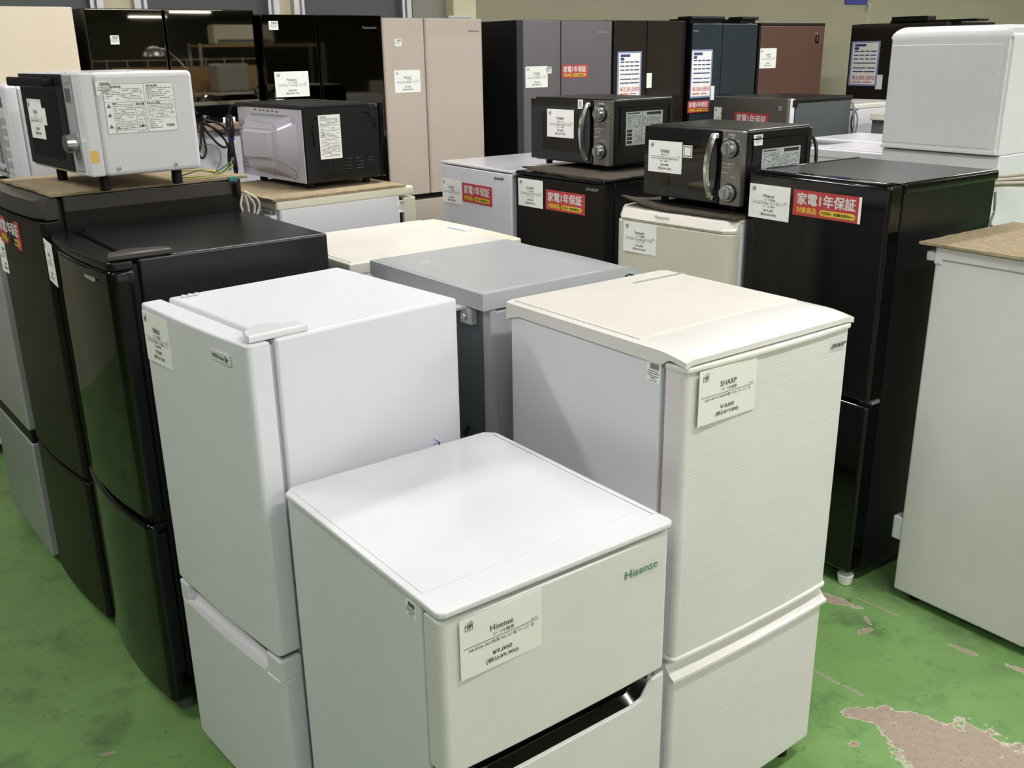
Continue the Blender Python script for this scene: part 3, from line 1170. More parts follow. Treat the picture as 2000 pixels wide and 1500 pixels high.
t.part('warning_triangle_row', bm, 'ink_soft', sl)
for y, z in ((.070, .018), (.222, .016)):
    screw(t, (t.W + .001, y, z), (1, 0, 0), .006)
bm = bmesh.new()
right(.004, .068, t.W + .0005).rect(bm, 0, 0, .020, .030, -.0004, .0006)
t.part('orange_sticker', bm, 'sticker_orange', label='small orange sticker')
bm = bmesh.new()
right(.037, H - .006, t.W + .0001).rect(bm, 0, 0, .0012, H - .012, 0, .0002)
t.part('casing_seam', bm, 'silver')

# microwave cut off by the left edge
t = T('microwave', 'white microwave with a bowed white handle, cut off by the left edge', 'microwave', -1.825, 3.464, -.90, .49, .34, .29, z0=1.270)
H = t.H
t.part('casing', B(0, t.W, .03, t.D, 0, H, r=.012, seg=3), 'white_gloss')
t.part('front_frame', B(0, t.W, -.004, .031, .0, H, r=.008), 'white')
t.part('door', B(.01, .372, -.010, -.003, .02, H - .02, r=.003), 'silver_side', label='grey tinted door')
bm = bmesh.new()
tube(bm, [(.345, -.012, .035), (.345, -.034, .06), (.345, -.046, .14), (.345, -.034, .22), (.345, -.012, .245)], .011, 10)
t.part('door_handle', bm, 'white_gloss')
cp_ = t.part('control_panel', B(.385, .455, -.006, -.003, .02, H - .02, r=.001), 'white_gloss')
t.part('display', B(.395, .435, -.0075, -.0055, H - .065, H - .035), 'gasket', cp_)
for k in range(5):
    for j in range(2):
        t.part('button', B(.393 + j * .028, .415 + j * .028, -.008, -.0055, .04 + k * .033, .062 + k * .033, r=.002), 'silver', cp_)
micro_feet(t, .022)

# black microwave turned round: back plate towards the left, side towards the camera
t = T('microwave', 'black microwave turned backwards, with a bulging pale metal back plate', 'microwave', -.430, 3.497, 2.296, .449, .326, .2535, z0=1.2235)
H = t.H
bm = bmesh.new()
box(bm, 0, t.W, .02, t.D - .004, 0, H, r=.012, seg=3)
t.part('casing', bm, 'black_body')
t.part('top_lip', B(-.002, t.W + .004, .06, t.D + .006, H - .012, H + .001, r=.003), 'black_matt')
t.part('front_frame', B(.004, t.W - .004, 0, .021, .002, H - .002, r=.004), 'black')
bp_ = t.part('back_plate', B(.004, t.W - .004, t.D - .004, t.D - .001, .004, H - .012), 'galva', label='pale metal back plate')
bm = bmesh.new()
x0, x1, z0, z1 = .040, .375, .022, .222
A0 = [bm.verts.new(p) for p in ((x0, t.D - .002, z0 - .01), (x1, t.D - .002, z0), (x1, t.D - .002, z1), (x0, t.D - .002, z1))]
A1 = [bm.verts.new(p) for p in ((x0 + .075, t.D + .055, z0 + .042), (x1 - .035, t.D + .055, z0 + .035), (x1 - .035, t.D + .055, z1 - .035), (x0 + .075, t.D + .055, z1 - .035))]
bm.faces.new(A1)
for j in range(4):
    bm.faces.new((A0[j], A0[(j + 1) % 4], A1[(j + 1) % 4], A1[j]))
bm.normal_update()
bmesh.ops.bevel(bm, geom=[e for e in bm.edges if len(e.link_faces) == 2], offset=.022, segments=4, affect='EDGES')
t.part('cavity_bulge', bm, 'galva', bp_, ang=60)
bm = bmesh.new()
F = back(t.W - .012, H - .075, t.D - .001)
for i in range(7):
    for j in range(19):
        if (i + j) % 2 == 0 and (j > 14 or i < 3 or 3 < j < 9):
            F.rect(bm, i * .009 + .004, j * .008, i * .009 + .0095, j * .008 + .0048, .0002, .0008)
t.part('vent_perforation', bm, 'gasket', bp_)['kind'] = 'stuff'
bm = bmesh.new()
for (u, v) in ((.10, .005), (.135, .007), (.16, .006), (.19, .008), (.22, .007), (.25, .008), (.05, .05), (.02, .06), (.24, .03), (.25, .03)):
    F2_ = back(t.W - .03, H - .012, t.D - .001)
    F2_.rect(bm, u, v, u + .014 if v < .01 else u + .004, v + .005, .0002, .0009)
for (u, v) in ((.18, .218), (.20, .222), (.19, .212), (.34, .214), (.352, .212), (.36, .218), (.345, .224)):
    F2_.rect(bm, u, v, u + .005, v + .006, .0002, .0009)
t.part('punched_slot', bm, 'gasket', bp_)
# side (local x = 0): embossed rounded frame, rating label, louvres
F = left(t.D - .02, H - .02)
bm = bmesh.new()
tube(bm, [(-.0005, t.D - .042, .12), (-.001, t.D - .038, .17), (-.001, t.D - .042, .20), (-.001, t.D - .055, .216)], .0022, 6)
tube(bm, [(-.001, .09, .222), (-.001, .060, .218), (-.001, .045, .20), (-.001, .040, .17)], .0022, 6)
tube(bm, [(-.001, t.D - .055, .055), (-.001, t.D - .06, .035), (-.001, t.D - .08, .025), (-.001, t.D - .12, .022)], .0018, 6)
t.part('embossed_frame', bm, 'black')
F = left(.264, H - .032)
bm = bmesh.new()
F.rect(bm, 0, 0, .084, .143, -.0005, .0006)
sl = t.part('rating_label', bm, 'paper')
bm = bmesh.new()
y = .012
while y < .135:
    x = .006
    while x < .076:
        L_ = rr.uniform(.004, .02)
        if rr.random() > .25:
            F.rect(bm, x, y, min(x + L_, .078), y + .0014, .0006, .001)
        x += L_ + .002
    y += .0042
t.part('fine_print', bm, 'ink_soft', sl)
lettering(t, sl, F, [('定格表', .006, .005, .024, .005, .001, .03), ('注意', .006, .062, .014, .006, .001, .03)], 'ink')
for c in range(5):
    for r in range(4 if 0 < c < 4 else 3):
        bm = bmesh.new()
        yy = .262 - c * .045
        zz = .070 - r * .011 - (0 if c < 4 and c > 0 else 0)
        box(bm, -.003, .003, yy - .030, yy, zz, zz + .0045, r=.0015)
        t.part('louvre', bm, 'black')
micro_feet(t, .02)
bm = bmesh.new()
tube(bm, [(t.W - .03, t.D + .004, H - .01), (t.W + .01, t.D + .010, H - .01), (t.W + .035, t.D + .012, H - .04), (t.W + .034, t.D + .014, .125)], .0045, 8)
for k, L in enumerate((((.034, .125), (.018, .155), (.020, .195), (.034, .208), (.046, .185), (.046, .15), (.036, .125)),
                       ((.038, .125), (.028, .16), (.034, .20), (.050, .205), (.058, .17), (.052, .14), (.038, .125)),
                       ((.034, .125), (.014, .08), (.004, .03), (.012, .006), (.026, .02), (.034, .07), (.036, .125)),
                       ((.036, .125), (.028, .07), (.028, .02), (.038, .004), (.046, .03), (.044, .08), (.038, .125)),
                       ((.038, .125), (.050, .08), (.062, .035), (.070, .015), (.076, .03), (.066, .08), (.044, .13)))):
    tube(bm, [(t.W + x, t.D + .012 + .004 * (k % 3), z) for x, z in L], .0042, 8)
cd = t.part('power_cord', bm, 'cord_black', label='looped black power cord')
bm = bmesh.new()
box(bm, t.W + .026, t.W + .046, t.D + .006, t.D + .026, .121, .129, r=.002)
t.part('cord_tie', bm, 'tie_blue', cd)


def chrome_microwave(t, label_uv, knob_z, prices, tagpos):
    H, W = t.H, t.W
    bm = bmesh.new()
    box(bm, 0, W, .022, t.D, 0, H, r=.008, seg=3)
    t.part('casing', bm, 'black_body')
    bm = bmesh.new()
    prism(bm, [(.004, .0), (W * .80, .0), (W * .80, .022), (.004, .022)], .006, H - .004, .003)
    d1 = t.part('door', bm, 'mwglass', label='smoked glass door')
    bm = bmesh.new()
    box(bm, .075, W * .70, -.0012, .001, .045, H - .055, r=.0006)
    t.part('door_window', bm, 'dark_glass', d1)
    # bowed chrome handle
    hx = W * .735
    bm = bmesh.new()
    ring = []
    n = 22
    for k in range(n + 1):
        u = k / n
        z = .018 + (H - .03) * u
        bow = math.sin(pi * u) ** .7
        x = hx - .006 * bow + .004 * u
        y = -.010 - .026 * bow
        wd = .009 + .003 * u
        ring.append([bm.verts.new(p) for p in ((x - wd, y + .006, z), (x - wd * .5, y - .004, z), (x + wd * .5, y - .004, z), (x + wd, y + .006, z), (x + wd * .4, y + .009, z), (x - wd * .4, y + .009, z))])
    for a, b in zip(ring, ring[1:]):
        for j in range(6):
            bm.faces.new((a[j], a[(j + 1) % 6], b[(j + 1) % 6], b[j]))
    bm.faces.new(ring[0])
    bm.faces.new(ring[-1][::-1])
    box(bm, hx - .008, hx + .010, -.012, .002, .016, .030, r=.003)
    box(bm, hx + .004, hx + .022, -.012, .002, H - .028, H - .014, r=.003)
    t.part('door_handle', bm, 'chrome', label='bowed chrome handle', ang=50)
    t.part('door_edge_strip', B(W * .765, W * .80, -.002, .004, .010, H - .008, r=.001), 'black')
    cp_ = t.part('control_panel', B(W * .805, W - .002, .0, .023, .004, H - .004, r=.002), 'steel')
    for z in knob_z:
        bm = bmesh.new()
        cyl(bm, (W * .895, -.006, z), (0, -1, 0), .027, .010, 28, bev=.002)
        cyl(bm, (W * .895, -.018, z), (0, -1, 0), .023, .018, 28, r2=.021, bev=.002)
        box(bm, W * .895 - .004, W * .895 + .004, -.034, -.024, z - .020, z + .020, r=.002)
        t.part('knob', bm, 'knob')
        bm = bmesh.new()
        cyl(bm, (W * .895, -.002, z), (0, -1, 0), .030, .004, 28)
        t.part('knob_collar', bm, 'black_matt', cp_)
    F = Face((0, 0, H), (1, 0, 0), (0, -1, 0))
    it = [('TWINBIRD', W * .86, .012, W * .07, .006, .0006, .02), ('解凍', W * .82, .026, .014, .006, .0006, 0), ('500W', W * .885, .022, .015, .006, .0006, 0), ('700W', W * .935, .03, .014, .006, .0006, 0),
          ('ｵｰﾄﾒﾆｭｰ あたため', W * .82, H * .42, W * .11, .007, .0006, .02), ('ごはん 牛乳', W * .82, H * .47, W * .07, .006, .0006, 0), ('飲みもの', W * .82, H * .54, W * .055, .006, .0006, .02), ('1杯 2杯', W * .90, H * .59, W * .05, .006, .0006, 0)]
    for k in range(9):
        a = k / 9 * 2 * pi
        it.append((str(k + 1), W * .895 + .038 * math.cos(a), H - knob_z[-1] - .002 + .036 * math.sin(a), .003, .005, .0006, 0))
    lettering(t, cp_, F, it, 'ink_white')
    # embossed side with silver rating label
    bm = bmesh.new()
    tube(bm, [(W + .0005, .055, .03), (W + .001, .052, H - .045), (W + .001, .07, H - .030), (W + .001, t.D - .035, H - .030), (W + .001, t.D - .022, H - .045), (W + .0005, t.D - .022, .04)], .0022, 6, 3)
    t.part('embossed_frame', bm, 'black')
    F = right(label_uv[0], label_uv[1], W + .0006)
    lw, lh = .205, .125
    bm = bmesh.new()
    F.rect(bm, 0, 0, lw, lh, -.0005, .0006)
    sl = t.part('rating_label', bm, 'silver_label')
    bm = bmesh.new()
    for (a, b, c, d_) in ((.006, .014, .085, .06), (.094, .022, .195, .062), (.05, .07, .09, .118), (.1, .07, .195, .118)):
        y = b
        while y < d_:
            x = a
            while x < c - .004:
                L_ = rr.uniform(.004, .016)
                if rr.random() > .3:
                    F.rect(bm, x, y, min(x + L_, c), y + .0014, .0006, .001)
                x += L_ + .002
            y += .0045
    for k in range(4):
        F.rect(bm, .006, .066 + k * .014, .034, .076 + k * .014, .0006, .001)
    F.rect(bm, .115, .004, .195, .015, .0006, .001)
    F.rect(bm, .088, .004, .089, .12, .0006, .001)
    F.rect(bm, .006, .004, .075, .008, .0006, .001)
    t.part('fine_print', bm, 'ink', sl)
    micro_feet(t, .018)
    t.part('rear_plate', B(.004, W - .004, t.D - .001, t.D + .012, .01, H - .01, r=.003), 'black_body')
    return d1


t = T('microwave', 'black microwave with chrome handle on the black mini refrigerator with the red sticker', 'microwave', .093, 4.128, -.887, .460, .348, .248, z0=1.210)
chrome_microwave(t, (.085, .200), (.058, .197), None, None)
price_label(t, front(.102 * 1.03, .205, -.0016), .157, .108, 'TWINBIRD', '電子ﾚﾝｼﾞ', 'DR-D419 2017年製 50Hz専用 ｸﾘｰﾆﾝｸﾞ済', '¥7,000', '(税込¥7,700)', 'paper', 'ｷｽﾞ有')
F = front(.298, .246, -.014)
bm = bmesh.new()
F.rect(bm, 0, 0, .028, .034, -.0005, .0005)
tg = t.part('stock_tag', bm, 'paper')
bm = bmesh.new()
for k in range(6):
    F.rect(bm, .004, .006 + k * .004, .022, .008 + k * .004, .0005, .0008)
t.part('barcode', bm, 'ink_soft', tg)

t = T('microwave', 'black microwave with chrome handle on the cream mini refrigerator, beside the tall black refrigerator', 'microwave', .472, 3.461, -.894, .424, .360, .242, z0=1.148)
chrome_microwave(t, (.100, .178), (.045, .185), None, None)
price_label(t, front(.024, .192, -.0016), .152, .105, 'TWINBIRD', '電子ﾚﾝｼﾞ', 'DR-D419 2015年製 東日本専用 50Hz 5', '¥4,480', '(税込¥4,928)', 'paper', '0Hz・難あり')
bm = bmesh.new()
F = front(.180, .184, -.0008)
F.rect(bm, 0, 0, .040, .040, -.0004, .0006)
sq = t.part('square_sticker', bm, 'paper', label='small square white sticker with black rim')
bm = bmesh.new()
for a in ((.004, .004, .036, .006), (.004, .034, .036, .036), (.004, .004, .006, .036), (.034, .004, .036, .036)):
    F.rect(bm, *a, .0006, .001)
t.part('sticker_rim', bm, 'ink', sq)
stock_tag(t, right(.052, .226, t.W + .0008), .046, .034, False)
bm = bmesh.new()
tube(bm, [(.05, t.D + .01, .12), (.12, t.D + .03, .20), (.25, t.D + .045, .225), (t.W - .03, t.D + .045, .20), (t.W + .0, t.D + .04, .12), (t.W - .02, t.D + .04, .04)], .006, 8)
t.part('power_cord', bm, 'cord_black')


# ------------------------------------------------------------------ back-to-back row (fronts face away to the right)
t = T('refrigerator', 'silver grey refrigerator with a curved grey top, behind the two front white ones', 'refrigerator', .338, 2.444, 2.222, .510, .504, 1.119)
body(t, 'silver_side', .06, t.D - .03, z1=t.H - .045, gask='gasket')
bm = bmesh.new()
NX = 20


def gz(x, y):
    u = 2 * x / t.W - 1
    ys = .05 + .07 * (1 - u * u)
    s = max(0, (ys - y) / ys)
    return t.H - .001 - .020 * s ** 1.5


def gx(u, y):
    return t.W * u


ys_ = [t.D - (t.D - .14) * k / 8 for k in range(9)] + [.14 - .14 * (k / 12) for k in range(1, 13)]
G_ = [[bm.verts.new((t.W * i / NX, y - (.018 * (1 - (2 * i / NX - 1) ** 2)) * max(0, 1 - y / .14), gz(t.W * i / NX, y))) for y in ys_] for i in range(NX + 1)]
for i in range(NX):
    for j in range(len(ys_) - 1):
        bm.faces.new((G_[i][j], G_[i + 1][j], G_[i + 1][j + 1], G_[i][j + 1]))
rim = [G_[0][j] for j in range(len(ys_))] + [G_[i][-1] for i in range(1, NX + 1)] + [G_[NX][j] for j in range(len(ys_) - 2, -1, -1)] + [G_[i][0] for i in range(NX - 1, 0, -1)]
low = [bm.verts.new((v.co.x, v.co.y, min(t.H - .040, v.co.z - .016) if v.co.y > .06 else v.co.z - .018)) for v in rim]
low2 = [bm.verts.new((min(max(v.co.x, .012), t.W - .012), min(max(v.co.y, -.005), t.D - .03), v.co.z)) for v in low]
for i in range(len(rim)):
    k = (i + 1) % len(rim)
    bm.faces.new((rim[i], rim[k], low[k], low[i]))
    bm.faces.new((low[i], low[k], low2[k], low2[i]))
tp = t.part('top_cover', bm, 'silver', ang=28)
bm = bmesh.new()
prism(bm, [(.012, .14), (t.W - .012, .14), (t.W - .012, t.D - .012), (.012, t.D - .012)], t.H - .003, t.H, .0015)
t.part('table_panel', bm, 'silver', tp)
bm = bmesh.new()
for pts in (((.40, t.D - .09, 0), (.385, t.D - .085, 0), (.38, t.D - .10, 0), (.392, t.D - .107, 0)), ((.355, t.D - .09, 0), (.34, t.D - .10, 0), (.325, t.D - .09, 0)), ((.315, t.D - .10, 0), (.30, t.D - .098, 0), (.29, t.D - .108, 0))):
    tube(bm, [(p[0], p[1], t.H + .0004) for p in pts], .0012, 5, 4)
t.part('scuff_mark', bm, 'ink_white', label='pale scuffed marks')
door(t, .05, t.H - .052, 'silver', dt=.05, bulge=.014, r=.014, e=.004)
bm = B(.006, .06, .004, .04, t.H - .052, t.H - .038)
t.part('hinge', bm, 'black_matt')
bk = t.part('back_panel', B(.03, t.W - .03, t.D - .035, t.D - .022, .03, t.H - .05), 'grey_back', label='dark grey back panel')
bm = bmesh.new()
vs = [bm.verts.new(p) for p in ((.07, t.D - .004, t.H - .040), (t.W - .012, t.D - .004, t.H - .040), (t.W - .012, t.D + .040, t.H - .062), (.13, t.D + .040, t.H - .062))]
bm.faces.new(vs)
r_ = bmesh.ops.extrude_face_region(bm, geom=list(bm.faces))
bmesh.ops.translate(bm, verts=[v for v in r_['geom'] if isinstance(v, bmesh.types.BMVert)], vec=(0, -.006, -.006))
t.part('rear_sloping_cover', bm, 'white')
bm = B(.055, .10, t.D - .022, t.D - .004, t.H - .085, t.H - .045, r=.002)
br = t.part('rear_bracket', bm, 'silver_side')
bm = bmesh.new()
cyl(bm, (.078, t.D - .0, t.H - .066), (0, 1, 0), .008, .008, 14, bev=.003)
t.part('bolt', bm, 'chrome', br)
bm = B(.0, .03, t.D - .036, t.D - .02, .03, t.H - .042)
t.part('rear_corner_strip', bm, 'silver_side')
bm = B(.030, .042, t.D - .022, t.D - .019, .03, t.H - .05)
t.part('rear_seam', bm, 'window_dark')
bm = bmesh.new()
tube(bm, [(.105, t.D - .02, .76), (.085, t.D + .005, .75), (.075, t.D + .01, .73), (.08, t.D + .006, .71), (.105, t.D - .015, .70)], .006, 8)
t.part('compressor_cord', bm, 'cord_black')
feet(t)

t = T('refrigerator', 'cream topped white refrigerator between the black and the silver grey ones', 'refrigerator', .038, 2.949, 2.221, .492, .593, 1.100)
body(t, 'white', .062, t.D - .012, z1=t.H - .028, gask='white_gasket')
tp = t.part('top_cover', B(0, t.W, .052, t.D, t.H - .034, t.H - .002, r=.004, seg=3), 'cream_top')
t.part('table_panel', B(.012, t.W - .012, .11, t.D - .012, t.H - .003, t.H, r=.001), 'cream_top', tp)
door(t, .05, t.H - .03, 'cream', dt=.055, bulge=.006, r=.014, e=.006)
bm = bmesh.new()
prism(bm, door_plan(0, t.W, .05, .008, .014, yf=-.002), t.H - .028, t.H - .004, .005)
t.part('front_trim', bm, 'cream')
bm = B(.20, .30, .046, .075, t.H - .006, t.H + .004, r=.003)
t.part('top_vent_cap', bm, 'white', label='low white vent cap')
t.part('back_panel', B(.02, t.W - .02, t.D - .014, t.D - .004, .03, t.H - .05), 'silver_side')
bm = bmesh.new()
cyl(bm, (.05, t.D - .003, t.H - .06), (0, 1, 0), .007, .006, 12, bev=.002)
t.part('rear_screw', bm, 'copper')
t.part('rear_vent_lip', B(.02, .12, t.D - .01, t.D + .012, t.H - .095, t.H - .085, r=.002), 'white')
feet(t)

t = T('refrigerator', 'ivory edged refrigerator seen from behind, under the backwards microwave', 'refrigerator', -.326, 3.456, 2.275, .500, .543, 1.196)
body(t, 'white', .07, t.D - .012, z1=t.H - .026, gask='black_matt')
t.part('top_cover', B(-.001, t.W + .001, .012, t.D, t.H - .030, t.H, r=.006, seg=3), 'cream')
door(t, .05, t.H - .038, 'ivory', dt=.056, bulge=.006, r=.014, e=.006)
t.part('back_panel', B(.02, t.W - .02, t.D - .014, t.D - .004, .03, t.H - .03), 'silver_side')
stock_tag(t, left(.082, 1.150, .0024), .040, .042, False)
stock_tag(t, back(.13, 1.160, t.D - .003), .09, .03, False)
bm = B(.012, .06, t.D - .006, t.D + .018, t.H - .072, t.H - .045, r=.004)
t.part('rear_spacer', bm, 'white')
feet(t)
mx, my = off(-.326, 3.456, 2.275, -.004, .045)
mat_sheet('felt_mat', 'long brown felt mat under the backwards black microwave', mx, my, 2.275, .50, .512, 1.1965, m='carpet')

# white refrigerator with felt strip and flat black appliance, behind
t = T('refrigerator', 'plain white refrigerator carrying a felt strip and a flat black cooker', 'refrigerator', -.742, 3.995, 2.25, .49, .56, 1.375)
body(t, 'white', .06, t.D - .008, gask='white_gasket')
door(t, .05, t.H - .01, 'white', dt=.05, r=.012)
feet(t)
mx, my = off(-.742, 3.995, 2.25, -.01, .03)
mat_sheet('felt_mat', 'brown felt strip under the flat black cooker', mx, my, 2.25, .49, .52, 1.3755, th=.022)
mx, my = off(-.742, 3.995, 2.25, .03, .05)
t = T('tabletop_cooker', 'flat black tabletop cooker with small white tags between the two microwaves', 'cooker', mx, my, 2.25, .30, .46, .058, z0=1.405)
t.part('casing', B(0, t.W, .0, t.D, .006, t.H, r=.005), 'black')
t.part('base', B(.01, t.W - .01, .01, t.D - .01, -.006, .008), 'black_matt')
bm = bmesh.new()
left(.24, .045, -.0006).rect(bm, 0, 0, .032, .034, -.0003, .0004)
t.part('tag', bm, 'silver_label')
bm = bmesh.new()
left(.345, .012, -.0006).rect(bm, 0, 0, .048, .034, -.0003, .0006)
t.part('tag', bm, 'paper')
bm = bmesh.new()
cyl(bm, (-.006, t.D - .05, .012), (1, 0, 0), .012, .016, 16, bev=.002)
t.part('knob', bm, 'chrome')
bm = bmesh.new()
tube(bm, [(.0, t.D - .02, .03), (-.03, t.D + .03, .05), (-.03, t.D + .07, .02), (-.02, t.D + .10, -.02)], .004, 8)
for k, L in enumerate((((.02, .0), (.045, -.05), (.040, -.10), (.020, -.125), (.004, -.10), (.008, -.05), (.012, .0)),
                       ((.015, .0), (-.01, -.04), (-.05, -.085), (-.075, -.09), (-.070, -.065), (-.03, -.02), (.01, .0)),
                       ((.01, .005), (-.03, -.02), (-.065, -.04), (-.078, -.03), (-.05, -.005), (.0, .01)),
                       ((.03, .0), (.055, -.045), (.060, -.09), (.042, -.105), (.028, -.07), (.02, .0)))):
    tube(bm, [(-.050 - .006 * k, t.D - .02 + y, z) for y, z in L], .0045, 8)
t.part('power_cord', bm, 'cord_black')
mx, my = off(-.742, 3.995, 2.25, .12, .30)

# ------------------------------------------------------------------ middle row (fronts face lower left)
t = T('refrigerator', 'white mini refrigerator with a red warranty sticker, left of the black one', 'refrigerator', -.302, 4.427, -.95, .535, .58, 1.178)
body(t, 'silver_side', .06, gask='white_gasket', z1=t.H - .012)
t.part('top_cover', B(0, t.W, .0, t.D, t.H - .012, t.H, r=.004), 'white_top')
t.part('back_rail', B(0.01, t.W, t.D - .02, t.D - .004, t.H - .002, t.H + .016, r=.003), 'white')
door(t, .05, t.H - .016, 'white', dt=.05, r=.008, e=.003)
t.part('hinge', B(t.W - .03, t.W + .012, .006, .05, t.H - .024, t.H - .010, r=.003), 'silver_side')
q = t.loc('f', 861.5, 347)
price_label(t, front(.006, q.z, -.0008), .150, .105, 'SHARP', '2ﾄﾞｱ冷蔵庫', 'SJ-H12 2017年製 118L ｸﾘｰﾆﾝｸﾞ済', '¥9,000', '(税込¥9,900)')
a, b, c = t.loc('f', 903, 356), t.loc('f', 961, 368), t.loc('f', 903, 392)
red_sticker(t, front(a.x, a.z, -.0008), b.x - a.x, a.z - c.z)
a, b = t.loc('f', 965, 345), t.loc('f', 984, 353)
logo(t, front(a.x, a.z, 0), 'SHARP', b.x - a.x, .011, 'ink', slant=.1, bold=.05)
feet(t)

t = T('refrigerator', 'black mini refrigerator with a red warranty sticker, under the left chrome handled microwave', 'refrigerator', .027, 3.958, -.897, .509, .566, 1.184)
body(t, 'black_body', .06, gask='black_matt', z1=t.H - .012)
t.part('top_cover', B(0, t.W, .0, t.D, t.H - .014, t.H, r=.004), 'black')
door(t, .05, t.H - .017, 'brown', dt=.052, r=.006, e=.003)
t.part('hinge', B(t.W - .04, t.W + .003, .004, .05, t.H - .045, t.H - .012, r=.003), 'black_matt')
q = t.loc('f', 1012.5, 347)
price_label(t, front(q.x, q.z, -.0008), .150, .108, 'SHARP', '2ﾄﾞｱ冷蔵庫', 'SJ-H12B 2016年製 118L ｸﾘｰﾆﾝｸﾞ済', '¥9,000', '(税込¥9,900)', 'paper', 'ﾄﾞｱ ｷｽﾞ')
a, b, c = t.loc('f', 1066.5, 369.5), t.loc('f', 1143, 379), t.loc('f', 1065, 408)
red_sticker(t, front(a.x, a.z, -.0008), b.x - a.x, a.z - c.z)
a, b = t.loc('f', 1145, 366), t.loc('f', 1169, 374)
logo(t, front(a.x, a.z, 0), 'SHARP', b.x - a.x, .011, 'badge', slant=.1, bold=.05)
feet(t)
mx, my = off(.027, 3.958, -.897, .03, .012)
mat_sheet('felt_mat', 'thin brown felt mat with a drooping corner on the black mini refrigerator', mx, my, -.897, .495, .52, 1.1845, m='carpet_dark', curl=(.0, .0, .16, .012))

t = T('refrigerator', 'cream mini refrigerator with a white price label, under the right chrome handled microwave', 'refrigerator', .374, 3.458, -.850, .500, .49, 1.114)
body(t, 'white', .062, gask='gasket', z1=t.H - .012)
bm = bmesh.new()
prism(bm, door_plan(.0, t.W, .055, .004, .035, yf=.002, rs=8), .05, t.H - .046, .004)
d1 = t.part('door', bm, 'ivory')
bm = bmesh.new()
sec = [(.055, t.H - .044), (.055, t.H - .002), (.034, t.H - .001), (.014, t.H - .010), (.0, t.H - .036), (.004, t.H - .044)]
ra = []
for i in range(17):
    u = i / 16
    x = t.W * u
    cut = .03 * (1 if i in (0, 16) else .006 if i in (1, 15) else 0)
    bl = .004 * (1 - (2 * u - 1) ** 2)
    ra.append([bm.verts.new((x, min(y - (bl if y < .02 else 0) + (cut if y < .04 else 0), .055), z)) for y, z in sec])
for a, b in zip(ra, ra[1:]):
    for j in range(len(sec)):
        bm.faces.new((a[j], a[(j + 1) % len(sec)], b[(j + 1) % len(sec)], b[j]))
bm.faces.new(ra[0])
bm.faces.new(ra[-1][::-1])
t.part('sloped_top_trim', bm, 'cream_top', d1)
t.part('top_cover', B(.0, t.W, .052, t.D, t.H - .014, t.H - .001, r=.003), 'cream')
q = t.loc('f', 1218, 431)
price_label(t, front(.046, q.z, -.0018), .150, .105, 'Panasonic', '2ﾄﾞｱ冷蔵庫', 'NR-B146W 2013年製 138L ｷｽﾞ 有 ｸﾘ', '¥16,000', '(税込¥17,600)', 'paper', 'ｰﾆﾝｸﾞ済')
q = t.loc('f', 1280, 425)
logo(t, Face((q.x, .003, t.H - .016), (1, 0, 0), (0, -.87, .5), (0, -.5, -.87)), 'Panasonic', .062, .009, 'ink', bold=.03, lift=.003)
feet(t)
mx, my = off(.374, 3.458, -.850, .008, .02)
mat_sheet('felt_mat', 'dark felt mat with a curled up corner on the cream mini refrigerator', mx, my, -.850, .495, .46, 1.1145, m='carpet_dark', curl=(0, 0, .20, .030))
mx, my = off(.374, 3.458, -.850, -.01, .05)

t = T('refrigerator', 'tall glossy black refrigerator with a red warranty sticker and empty top', 'refrigerator', .760, 3.122, -.954, .510, .549, 1.273)
t.part('cabinet', B(.004, t.W - .004, .070, t.D, .035, t.H - .02, r=.005), 'black_body')
t.part('gasket', B(.016, t.W - .016, .054, .072, .05, t.H - .03), 'black_matt')
bm = bmesh.new()
box(bm, -.001, .02, .068, t.D + .008, t.H - .034, t.H - .001, r=.009, seg=4)
box(bm, t.W - .02, t.W + .001, .068, t.D + .008, t.H - .034, t.H - .001, r=.009, seg=4)
t.part('side_trim', bm, 'black')
t.part('top_panel', B(.012, t.W - .012, .06, t.D, t.H - .012, t.H - .003, r=.001), 'black_body')
ZS = .625
d1 = door(t, ZS + .006, t.H - .010, 'black', dt=.055, bulge=.003, r=.010, e=.006, label='upper door')
bm = bmesh.new()
box(bm, .01, t.W - .02, .010, .052, t.H - .012, t.H, r=.005, seg=3)
t.part('door_cap', bm, 'black', d1)
d2 = door(t, .055, ZS - .008, 'black', dt=.055, bulge=.003, r=.010, e=.008, label='lower door')
t.part('hinge', B(t.W - .05, t.W - .002, .030, .066, ZS - .008, ZS + .004, r=.002), 'badge')
t.part('hinge', B(t.W - .035, t.W - .004, .020, .068, t.H - .035, t.H - .008, r=.006), 'black', label='top hinge')
bm = bmesh.new()
cyl(bm, (t.W - .03, .03, .018), (0, 0, 1), .020, .036, 16, r2=.026, bev=.003)
t.part('foot', bm, 'paper', label='white front foot')
feet(t)
a, b = t.loc('f', 1467, 357), t.loc('f', 1546, 366)
price_label(t, front(a.x, a.z, -.0032), b.x - a.x, .105, 'Haier', '2ﾄﾞｱ冷蔵庫', 'JR-N130A 2019年製 130L ｷｽﾞ有 ｸﾘｰﾆﾝｸﾞ', '¥19,000', '(税込¥20,900)', 'paper', '済 ﾄﾞｱ内小破損')
a, b, c = t.loc('f', 1553, 369), t.loc('f', 1686, 387), t.loc('f', 1548, 418)
red_sticker(t, front(a.x, a.z, -.0034), b.x - a.x, a.z - c.z, strip=True)

